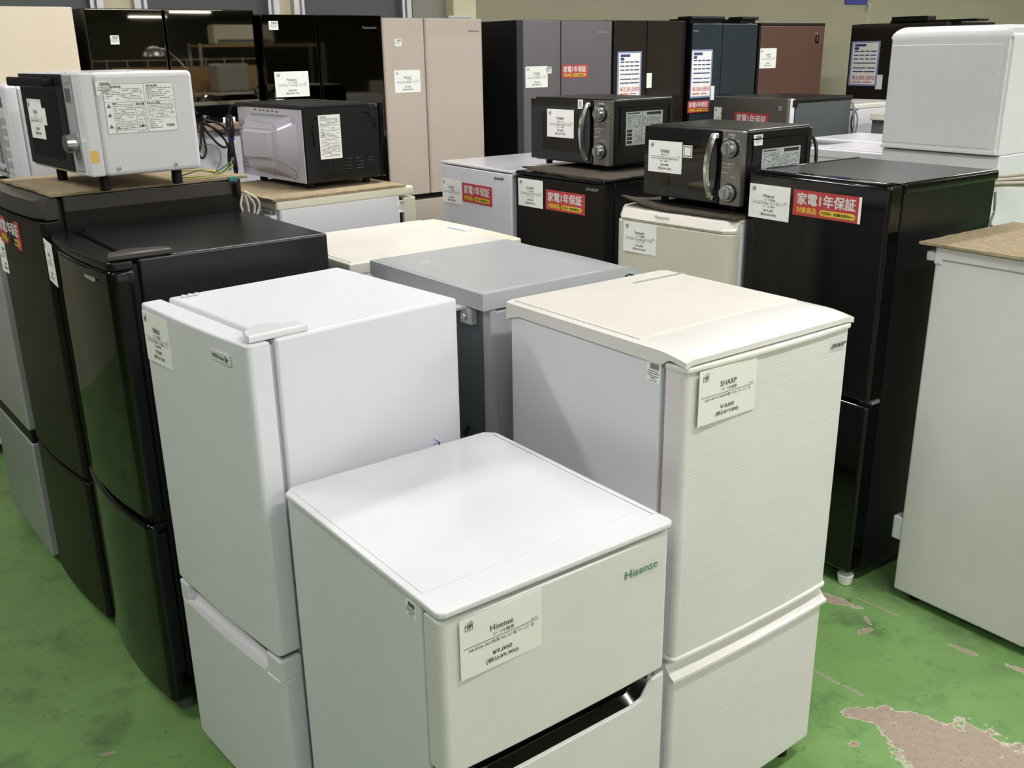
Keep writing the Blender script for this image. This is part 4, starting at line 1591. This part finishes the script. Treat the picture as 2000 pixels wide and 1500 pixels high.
t = T('refrigerator', 'large white refrigerator side at the right edge, under a light felt mat', 'refrigerator', 1.454, 2.284, .627, .480, .466, 1.110)
body(t, 'pale_green_white', .055, t.D, z1=t.H - .036, gask='white_gasket')
bm = bmesh.new()
box(bm, -.001, t.W + .001, .05, t.D, t.H - .037, t.H - .001, r=.004)
box(bm, -.001, .02, t.D - .022, t.D + .001, t.H - .050, t.H - .03, r=.003)
t.part('top_cover', bm, 'pale_green_white')
door(t, .5, t.H - .04, 'pale_green_white', dt=.05, r=.01, label='upper door')
door(t, .05, .49, 'pale_green_white', dt=.05, r=.01, label='lower door')
for z in (t.H - .045, .225):
    bm = bmesh.new()
    box(bm, .006, .05, t.D - .004, t.D + .030, z - .03 if z < .5 else z, z + (.045 if z < .5 else .026), r=.004)
    t.part('rear_spacer', bm, 'white')
feet(t)
mx, my = off(1.454, 2.284, .627, -.012, -.02)
mat_sheet('felt_mat', 'light tan felt mat at the right edge, on the big white refrigerator', mx, my, .627, .50, .53, 1.1105, m='carpet')


# ------------------------------------------------------------------ tall row against the back wall
def tall(name_label, x, y, W, H, bodym, doorm, split=None, a=YR, D=.64, zs=.95, gap=.006, r=.006, bulge=0, frame=None, lower=(.95, .62, .32), dt=.06):
    t = T('refrigerator', name_label, 'refrigerator', x, y, a, W, D, H)
    t.part('cabinet', B(.004, W - .004, dt + .012, D, .03, H - .004, r=.005), bodym)
    t.part('gasket', B(.012, W - .012, dt - .002, dt + .014, .04, H - .02), 'black_matt')
    xs = [0] + ([split] if split else []) + [W]
    for k in range(len(xs) - 1):
        x0 = xs[k] + (gap / 2 if k else 0)
        x1 = xs[k + 1] - (gap / 2 if k + 1 < len(xs) - 1 else 0)
        bm = bmesh.new()
        prism(bm, door_plan(x0, x1, dt, bulge, r), zs, H - .008, .003)
        t.part('door', bm, doorm, label=None)
    z1 = zs - .03
    for zb in (lower[1], lower[2], .05):
        bm = bmesh.new()
        prism(bm, door_plan(0, W, dt, bulge, r), zb, z1, .003)
        t.part('drawer', bm, doorm)
        z1 = zb - .022
    feet(t)
    return t


t = tall('tall cream glass refrigerator cut off by the left edge', -2.30, 3.868, .655, 1.84, 'beige_door', 'cream_glass')
t = tall('tall black mirror glass refrigerator reflecting the room, behind the white microwave', -1.737, 4.282, .734, 1.835, 'black_body', 'mirror_black', split=.325)
stock_tag(t, front(.090, 1.722, -.0008), .036, .036, False)
t = tall('tall black french door refrigerator with a white price label', -1.110, 4.682, .622, 1.815, 'black_body', 'dark_glass', split=.279)
q = t.loc('f', 535, 140.5)
price_label(t, front(q.x, q.z, -.0008), .170, .113, 'Panasonic', '5ﾄﾞｱ冷蔵庫', 'NR-F508XG-T 2014年製 ｸﾘｰﾆﾝｸﾞ済', '¥68,000', '(税込¥74,800)')
q = t.loc('f', 524, 41)
stock_tag(t, front(q.x, q.z, -.0008), .045, .038, False)
q = t.loc('f', 708, 51)
logo(t, front(q.x, q.z, 0), 'Panasonic', .075, .012, 'ink_soft', bold=.02)
t = tall('tall champagne beige french door refrigerator', -.607, 5.053, .597, 1.805, 'silver_side', 'beige_door', split=.243, r=.012, zs=.93, lower=(.95, .6, .3))
q = t.loc('f', 769.5, 137.5)
price_label(t, front(q.x, q.z, -.0008), .150, .108, 'Panasonic', '5ﾄﾞｱ冷蔵庫', 'NR-E412V 2018年製 ｸﾘｰﾆﾝｸﾞ済', '¥75,000', '(税込¥82,500)')
q = t.loc('f', 771, 76)
stock_tag(t, front(q.x, q.z, -.0008), .036, .034, False)
q = t.loc('f', 915, 58)
logo(t, front(q.x, q.z, 0), 'Panasonic', .066, .011, 'ink_soft', bold=.03)
t.part('hinge_cover', B(t.W - .17, t.W - .03, .06, .14, t.H - .006, t.H + .008, r=.003), 'silver_side')
t = tall('tall dark grey refrigerator with a red warranty sticker and black side', .089, 5.566, .645, 1.798, 'black_body', 'grey_door', split=.265)
q = t.loc('f', 1026, 130)
price_label(t, front(q.x, q.z, -.0008), .155, .112, 'Panasonic', '5ﾄﾞｱ冷蔵庫', 'NR-E414V 2019年製 ｸﾘｰﾆﾝｸﾞ済', '¥79,000', '(税込¥86,900)')
q = t.loc('f', 1067, 131)
stock_tag(t, front(q.x, q.z, -.0008), .036, .034, False)
a, b, c = t.loc('f', 1097, 127), t.loc('f', 1148, 126), t.loc('f', 1097, 153)
red_sticker(t, front(a.x, a.z, -.0008), b.x - a.x, a.z - c.z)
q = t.loc('f', 1168, 60)
logo(t, front(q.x, q.z, 0), 'Panasonic', .066, .011, 'badge', bold=.03)
t = tall('tall brown black refrigerator with the blue price sign of ¥220,000', .623, 5.959, .59, 1.800, 'black_body', 'brownblack', split=.265)
a, b, c = t.loc('f', 1206, 101), t.loc('f', 1253, 101), t.loc('f', 1204, 192)
sales_sign(t, front(a.x, a.z, -.0008), b.x - a.x, a.z - c.z, '¥220,000')
q = t.loc('f', 1263, 143)
bm = bmesh.new()
front(q.x, q.z, -.0008).rect(bm, 0, 0, .042, .085, -.0004, .0006)
t.part('energy_tag', bm, 'paper')
t = tall('tall blue grey mirror door refrigerator with the blue price sign of ¥184,800', 1.125, 6.290, .614, 1.785, 'black_body', 'bluegrey', split=.285, r=.004)
t.part('side_frame', B(-.006, .010, -.004, .07, .05, t.H - .002, r=.003), 'black')
for (a, b) in ((0, .30), (.46, .62)):
    bm = bmesh.new()
    box(bm, a + .01, b - .01, .02, .20, t.H - .004, t.H + .022, r=.004)
    box(bm, a, b, .0, .12, t.H + .014, t.H + .034, r=.005)
    t.part('hinge_cover', bm, 'black_matt')
a, b, c = t.loc('f', 1350, 97), t.loc('f', 1392, 98), t.loc('f', 1345, 192)
sales_sign(t, front(a.x, a.z, -.0008), b.x - a.x, a.z - c.z, '¥184,800')
a, b, c = t.loc('f', 1342, 198), t.loc('f', 1384, 196), t.loc('f', 1342, 221)
red_sticker(t, front(a.x, a.z, -.0056), b.x - a.x, a.z - c.z)
q = t.loc('f', 1388, 168)
bm = bmesh.new()
front(q.x, q.z, -.0008).rect(bm, 0, 0, .034, .085, -.0004, .0006)
t.part('energy_tag', bm, 'paper')
q = t.loc('f', 1354, 59)
logo(t, front(q.x, q.z, 0), 'HITACHI', .045, .009, 'badge', bold=.03)
t = tall('tall copper brown refrigerator with one wide door', 1.660, 6.72, .665, 1.772, 'black_body', 'copper', a=YR)
t.part('top_frame', B(-.01, t.W, .0, .08, t.H - .008, t.H + .012, r=.003), 'black_matt')
t.part('side_frame', B(-.022, -.001, .0, .07, .05, t.H - .002, r=.003), 'black_matt')
q = t.loc('f', 1485, 94.5)
price_label(t, front(q.x, q.z, -.0008), .165, .125, 'SHARP', '5ﾄﾞｱ冷蔵庫', 'SJ-W412D 2018年製 ｸﾘｰﾆﾝｸﾞ済', '¥69,000', '(税込¥75,900)')
q = t.loc('f', 1593, 70)
bm = bmesh.new()
F = front(q.x, q.z, -.0008)
F.rect(bm, 0, 0, .036, .048, -.0004, .0008)
bd = t.part('badge', bm, 'black')
lettering(t, bd, F, [('7', .012, .010, .012, .024, .0012, .05)], 'badge')
q = t.loc('f', 1590, 63)
logo(t, front(q.x, q.z, 0), 'SHARP', .04, .008, 'badge', bold=.04)

# ------------------------------------------------------------------ right background
t = tall('tall dark brown refrigerator with the blue price sign of ¥330,000, behind the white dryer', 2.518, 7.54, .738, 1.786, 'brown', 'brownblack', a=-.926, r=.006)
t.part('hinge_cover', B(t.W - .42, t.W - .14, .0, .10, t.H + .0, t.H + .035, r=.005), 'black_matt')
t.part('hinge_base', B(t.W - .46, t.W + .18, .05, .20, t.H - .006, t.H + .008, r=.003), 'black_matt')
a, b, c = t.loc('f', 1663, 81), t.loc('f', 1716, 80), t.loc('f', 1655, 167)
sales_sign(t, front(.018, a.z, -.0008), .235, a.z - c.z, '¥330,000')
q = t.loc('f', 1712, 146)
bm = bmesh.new()
front(q.x, q.z, -.0008).rect(bm, 0, 0, .052, .100, -.0004, .0006)
t.part('energy_tag', bm, 'paper')

t = T('refrigerator', 'stainless fronted refrigerator with dark grey side, behind the microwaves', 'refrigerator', 1.262, 6.171, -.928, .555, .604, 1.356)
body(t, 'window_dark', .075, gask='black_matt', z1=t.H - .02)
t.part('top_cover', B(0, t.W, .06, t.D + .01, t.H - .03, t.H - .003, r=.006), 'black_matt')
bm = bmesh.new()
prism(bm, door_plan(0, t.W, .018, .004, .012), .05, t.H, .004)
d1 = t.part('door', bm, 'steel')
t.part('door_liner', B(.003, t.W - .001, .018, .060, .05, t.H - .003, r=.002), 'white', d1)
t.part('hinge', B(t.W - .05, t.W + .003, .04, .085, t.H - .05, t.H - .008, r=.003), 'black_matt')
q = t.loc('f', 1394.5, 209)
price_label(t, front(.004, q.z, -.0008), .150, .115, 'Haier', '2ﾄﾞｱ冷蔵庫', 'JR-NF148 2018年製 ｸﾘｰﾆﾝｸﾞ済', '¥18,000', '(税込¥19,800)')
a, b = t.loc('f', 1437, 218), t.loc('f', 1503, 226)
red_sticker(t, Face((a.x, -.0055, a.z), (.996, 0, -.03), (0, -1, 0), (-.03, 0, -1)), b.x - a.x, .10)
q = t.loc('f', 1511, 207)
bm = bmesh.new()
F = front(q.x, q.z, -.0008)
F.rect(bm, 0, 0, .060, .024, -.0004, .0008)
bd = t.part('badge', bm, 'badge')
lettering(t, bd, F, [('Haier', .014, .006, .032, .012, .0012, .03)], 'ink')
feet(t)
bm = bmesh.new()
tube(bm, [(t.W + .012, t.D - .01, t.H - .04), (t.W + .015, t.D + .01, t.H - .12), (t.W + .01, t.D + .03, t.H - .2), (t.W + .02, t.D + .02, t.H - .3)], .006, 8)
tube(bm, [(t.W + .012, t.D - .0, t.H - .06), (t.W + .03, t.D + .03, t.H - .14), (t.W + .01, t.D + .05, t.H - .24), (t.W + .03, t.D + .03, t.H - .32)], .005, 8)
t.part('power_cord', bm, 'cord_grey')

t = T('refrigerator', 'cream topped white refrigerator beyond the stainless one, in the far right background', 'refrigerator', 1.86, 6.76, -.90, .52, .60, 1.285)
body(t, 'white', .06, gask='white_gasket', z1=t.H - .03)
t.part('top_cover', B(0, t.W, .0, t.D, t.H - .032, t.H, r=.006, seg=3), 'cream_top')
door(t, .05, t.H - .04, 'white', dt=.05)
feet(t)
bm = bmesh.new()
tube(bm, [(t.W + .01, .01, t.H - .03), (t.W + .005, -.02, t.H - .1), (t.W + .02, -.015, t.H - .2), (t.W + .01, -.02, t.H - .3)], .006, 8)
t.part('power_cord', bm, 'cord_black')

t = T('refrigerator', 'dark sided refrigerator with a cream top, mostly hidden behind the white dryer', 'refrigerator', 2.225, 6.17, -.90, .52, .45, 1.245)
body(t, 'gasket', .02, gask=None, z1=t.H - .03)
t.part('top_cover', B(0, t.W, .0, t.D, t.H - .045, t.H, r=.006, seg=3), 'cream_top')
feet(t)

t = T('washing_machine', 'white washing machine with a stepped lid, left of the white dryer, farther one', 'washing machine', 1.655, 5.45, -.93, .52, .45, 1.165)
t.part('cabinet', B(0, t.W, .0, t.D, .03, t.H - .03, r=.010, seg=3), 'white')
t.part('lid', B(-.004, t.W + .004, -.004, t.D, t.H - .03, t.H, r=.010, seg=3), 'white_top')
feet(t)
t = T('washing_machine', 'white washing machine with a pinkish rim, low in front of the farther one', 'washing machine', 1.511, 5.037, -.958, .441, .34, 1.16)
t.part('cabinet', B(.006, t.W - .006, .006, t.D, .03, t.H - .03, r=.010, seg=3), 'cream_gloss')
bm = bmesh.new()
prism(bm, door_plan(0, t.W, t.D, .0, .03, rs=8), t.H - .05, t.H - .008, .006)
lid = t.part('top_frame', bm, 'white_gloss')
bm = bmesh.new()
prism(bm, door_plan(.04, t.W - .02, t.D - .02, .0, .02, yf=.012), t.H - .012, t.H, .004)
t.part('lid', bm, 'white_gloss', lid)
feet(t)

# white dryer on its stand behind the black refrigerator
t = T('clothes_dryer', 'big white clothes dryer with rounded corners behind the tall black refrigerator', 'clothes dryer', 1.705, 4.564, -.953, .554, .50, .515, z0=1.195)
bm = bmesh.new()
box(bm, 0, t.W, 0, t.D, 0, t.H, r=.0)
bmesh.ops.bevel(bm, geom=[e for e in bm.edges if abs(e.verts[0].co.z - e.verts[1].co.z) < 1e-5 and e.verts[0].co.z > .1], offset=.055, segments=8, profile=.5, affect='EDGES')
bmesh.ops.bevel(bm, geom=[e for e in bm.edges if abs(e.verts[0].co.z - e.verts[1].co.z) > .3], offset=.012, segments=3, affect='EDGES')
cs = t.part('casing', bm, 'white_gloss', ang=50)
t.part('side_panel', B(.012, t.W - .035, -.003, .002, .025, t.H - .075, r=.002), 'white_gloss', cs)
bm = bmesh.new()
t.part('bottom_lip', B(.004, t.W - .004, -.004, .03, .0, .016, r=.003), 'white_gloss', cs)
t2 = T('washing_machine', 'white washing machine under the clothes dryer, beige cords bundled at its corner', 'washing machine', 1.705, 4.564, -.953, .554, .50, 1.195)
t2.part('cabinet', B(.0, t2.W, .03, t2.D, .03, t2.H - .001, r=.008), 'white')
pn = t2.part('rear_panel', B(.0, t2.W, .022, .034, .3, t2.H - .006, r=.002), 'white_gloss')
for x in (.07, .40):
    bm = bmesh.new()
    cyl(bm, (x, .020, t2.H - .085), (0, 1, 0), .017, .006, 22)
    t2.part('bolt_hole', bm, 'black_matt', pn)
bm = bmesh.new()
box(bm, .445, .520, .004, .022, t2.H - .23, t2.H - .19, r=.003)
t2.part('bracket', bm, 'alu')
bm = bmesh.new()
box(bm, .445, .52, .012, .022, t2.H - .40, t2.H - .23)
t2.part('pump_cover', bm, 'gasket')
feet(t2)
bm = bmesh.new()
q = Vector((.40, 0, t2.H - .10))
for k, (dy, dz, rr_) in enumerate(((0, 0, .008), (-.012, .012, .007), (-.006, -.014, .008), (-.02, -.002, .007), (-.014, -.026, .006), (-.03, -.016, .007))):
    tube(bm, [(.36 + .01 * k, -.02 + dy, t2.H - .115 + dz), (.44, -.03 + dy, t2.H - .105 + dz * 1.3), (.53, -.035 + dy, t2.H - .095 + dz * 1.2), (.62, -.02 + dy, t2.H - .085 + dz), (.72, .02 + dy, t2.H - .07 + dz * 1.4)], rr_, 10)
tube(bm, [(.40, -.05, t2.H - .10), (.375, -.05, t2.H - .09), (.385, -.055, t2.H - .075), (.43, -.055, t2.H - .078), (.50, -.05, t2.H - .09)], .010, 10)
tube(bm, [(.05, .012, t2.H - .13), (.2, .0, t2.H - .115), (.34, -.02, t2.H - .12)], .006, 8)
t2.part('cord_bundle', bm, 'cord_white', label='thick bundle of beige cords')
bm = bmesh.new()
box(bm, .50, .545, -.07, -.012, t2.H - .105, t2.H - .085, r=.006)
t2.part('cord_clip', bm, 'paper')

# cables behind the tall black refrigerator
bm = bmesh.new()
p0 = Vector((1.50, 3.04, 1.20))
A_ = Vector((.578, -.816, 0))
B_ = Vector((.816, .578, 0))
tube(bm, [p0 + B_ * .02, p0 + B_ * .03 + Vector((0, 0, -.06)), p0 + B_ * .02 + Vector((0, 0, -.10)), p0 + A_ * .04 + Vector((0, 0, -.11)), p0 + A_ * .12 + B_ * .03 + Vector((0, 0, -.15)), p0 + A_ * .11 + B_ * .04 + Vector((0, 0, -.21)), p0 + A_ * .06 + B_ * .03 + Vector((0, 0, -.25)), p0 + A_ * .02 + B_ * .02 + Vector((0, 0, -.32))], .004, 8)
tube(bm, [p0 + B_ * .02 + Vector((0, 0, -.10)), p0 + A_ * .02 + B_ * .03 + Vector((0, 0, -.17)), p0 + A_ * .05 + B_ * .02 + Vector((0, 0, -.25)), p0 + A_ * .03 + B_ * .02 + Vector((0, 0, -.33))], .004, 8)
tube(bm, [p0 + B_ * .02 + Vector((0, 0, -.10)), p0 + A_ * .01 + B_ * .02 + Vector((0, 0, -.18)), p0 + A_ * .0 + B_ * .02 + Vector((0, 0, -.30))], .004, 8)
o = finish(bm, 'cable', 'cord_grey')
o['label'], o['category'] = 'thin grey cable looping behind the tall black refrigerator', 'cable'

# earth wires on the brown refrigerator and the cord at its rear corner
mx, my = off(-1.510, 2.863, -.861, .44, .50)
c0 = Vector((mx, my, 1.306))
ea, eb = Vector((math.cos(-.861), math.sin(-.861), 0)), Vector((-math.sin(-.861), math.cos(-.861), 0))


def wp(a, b, z):
    return c0 + ea * a + eb * b + Vector((0, 0, z))


bm = bmesh.new()
tube(bm, [wp(-.02, -.11, .006), wp(.0, -.05, .022), wp(-.01, .0, .012), wp(.0, .04, .034), wp(0, .06, .048)], .002, 6)
tube(bm, [wp(-.03, -.10, .003), wp(.005, -.03, .004), wp(.0, .03, .018), wp(.0, .055, .052)], .002, 6)
tube(bm, [wp(-.02, .0, .004), wp(-.03, .03, .04), wp(-.02, .02, .08), wp(-.03, -.02, .09), wp(-.05, -.05, .075)], .0014, 6)
o = finish(bm, 'earth_wire', 'wire_green')
o['label'], o['category'], o['group'] = 'thin green earth wire curling on the felt mat behind the white microwave', 'wire', 'earth wires'
bm = bmesh.new()
tube(bm, [wp(-.04, -.12, .004), wp(-.02, -.09, .022), wp(.0, -.02, .018), wp(-.03, .03, .008), wp(-.02, .06, .024)], .002, 6)
tube(bm, [wp(.0, -.10, .003), wp(.012, -.04, .003), wp(.002, .02, .01), wp(.01, .05, .03)], .002, 6)
o = finish(bm, 'earth_wire', 'wire_yellow')
o['label'], o['category'], o['group'] = 'thin yellow earth wire curling on the felt mat behind the white microwave', 'wire', 'earth wires'
bm = bmesh.new()
for k, (dx, dz) in enumerate(((0, 0), (.008, -.006), (-.008, -.01), (.014, .0))):
    tube(bm, [wp(.032 + dx * .3, .062, -.045), wp(.034 + dx * .8, .068 + dx * 2, -.07 + dz), wp(.036, .07 + dx * 2.4, -.10), wp(.034, .068 + dx, -.135 + dz), wp(.034 - dx * .3, .062, -.150)], .0034, 8)
cdo = finish(bm, 'looped_cord', 'cord_white')
cdo['label'], cdo['category'] = 'looped beige cord with teal tape hanging behind the dark brown refrigerator', 'cord'
bm = bmesh.new()
p = wp(.022, .048, -.022)
tube(bm, [p + Vector((0, 0, -.032)), p + Vector((0, 0, .0))], .010, 10, 0)
finish(bm, 'plug', 'black_matt', cdo)
bm = bmesh.new()
box(bm, -.016, .012, -.005, .005, -.008, .007, r=.004)
bm.transform(Matrix.Translation(wp(.022, .040, -.008)) @ Matrix.Rotation(YR, 4, 'Z'))
finish(bm, 'tape', 'teal', cdo)

# blue tie behind the nearest refrigerator
bm = bmesh.new()
hx, hy = off(-.113, 1.235, .638, .375, .570)
hp = Vector((hx, hy, .853))
tube(bm, [hp + Vector((-.016, .0, .006)), hp + Vector((-.011, .004, .001)), hp + Vector((-.007, .006, -.003)), hp + Vector((-.018, 0, -.006))], .0008, 6, 3)
tube(bm, [hp + Vector((-.007, .006, -.003)), hp + Vector((.0, .016, -.04)), hp + Vector((.01, .02, -.10))], .002, 6, 3)
o = finish(bm, 'wire_tie', 'tie_blue')
o['label'], o['category'] = 'small blue wire tie poking up behind the nearest white refrigerator', 'tie'

# ------------------------------------------------------------------ things behind the camera that the mirror doors show
def rack(name, label, cat, u0, u1, v0, v1, levels, H, m='alu'):
    t = T(name, label, cat, *uv(u0, v0)[:2], YR, u1 - u0, v1 - v0, H)
    for x in (0, t.W - .04):
        for y in (0, t.D - .04):
            t.part('post', B(x, x + .04, y, y + .04, 0, H, r=.003), m)
    for z in levels:
        t.part('shelf', B(.0, t.W, .0, t.D, z - .03, z, r=.003), 'wood')
    return t


rack('shelving', 'plywood shelving in the hall, seen only mirrored in the black glass refrigerator', 'shelves', 3.0, 5.5, -4.0, -3.4, (.3, .75, 1.18), 1.20)
t = T('mesh_panel', 'white wire mesh panel in the hall, seen only mirrored in black glass', 'mesh panel', *uv(3.0, -4.08)[:2], YR, 2.5, .02, 1.6)
for k in range(11):
    t.part('wire', B(k * .249, k * .249 + .008, 0, .008, 0, 1.6), 'ivory')
for k in range(9):
    t.part('wire', B(0, 2.5, .008, .014, .1 + k * .185, .108 + k * .185), 'ivory')
t.part('board', B(.55, 2.45, .02, .03, 1.2, 1.50), 'wood', label='plywood board')
t = T('storage_box', 'grey storage box on the plywood shelving', 'box', *uv(4.66, -3.8)[:2], YR, .42, .32, .35, z0=1.182)
t.part('casing', B(0, t.W, 0, t.D, 0, t.H, r=.03, seg=4), 'pale_silver')
t = T('storage_box', 'small white carton on the plywood shelving', 'box', *uv(3.1, -3.75)[:2], YR, .25, .3, .30, z0=1.182)
t.part('casing', B(0, t.W, 0, t.D, 0, t.H, r=.004), 'paper')
t = T('desk_lamp', 'silver dome desk lamp on the plywood shelving, seen only mirrored', 'lamp', *uv(4.3, -3.6)[:2], YR, .4, .2, .6, z0=1.182)
bm = bmesh.new()
cyl(bm, (0, 0, .012), (0, 0, 1), .09, .024, 24, bev=.004)
t.part('base', bm, 'alu')
bm = bmesh.new()
tube(bm, [(0, 0, .02), (.04, 0, .25), (-.18, 0, .50), (-.30, 0, .53)], .010, 8, 2)
t.part('arm', bm, 'alu')
bm = bmesh.new()
pr = [(.02, .06), (.05, .055), (.09, .03), (.12, -.01), (.13, -.05)]
rg = [[bm.verts.new((-.36 + r * math.cos(k / 20 * 2 * pi), r * math.sin(k / 20 * 2 * pi), .50 + z)) for k in range(20)] for r, z in pr]
for a, b in zip(rg, rg[1:]):
    for j in range(20):
        bm.faces.new((a[j], a[(j + 1) % 20], b[(j + 1) % 20], b[j]))
bm.faces.new(rg[0])
t.part('lamp_shade', bm, 'alu')
rack('shelving', 'steel shelving carrying an air conditioner, seen only mirrored', 'shelves', 5.4, 7.4, -6.6, -6.1, (.5, 1.1, 1.78), 1.80)
t = T('air_conditioner', 'off white air conditioner unit on the steel shelving, seen only mirrored', 'air conditioner', *uv(5.65, -6.35)[:2], YR, .9, .25, .28, z0=1.785)
bm = bmesh.new()
prism(bm, [(0, 0), (.9, 0), (.9, .25), (0, .25)], 0, .28, .03)
t.part('casing', bm, 'cream')
t.part('air_slot', B(.05, .85, .25, .256, .03, .07), 'gasket')
for k, (u, v, h, nm) in enumerate(((-1.5, -3.2, 1.5, 'white'), (-.8, -3.2, 1.7, 'silver'), (0.0, -3.2, 1.3, 'ivory'), (.75, -3.2, 1.6, 'grey_door'), (6.3, -3.4, 1.1, 'white'), (7.0, -3.4, 1.25, 'cream'))):
    t = T('refrigerator', ('white', 'silver', 'ivory', 'grey', 'low white', 'low cream')[k] + ' refrigerator in the aisle behind the photographer, out of the picture', 'refrigerator', *uv(u + .6, v)[:2], YR + pi, .58, .6, h)
    body(t, nm, .06)
    door(t, .05, .6, nm)
    door(t, .61, h - .01, nm)
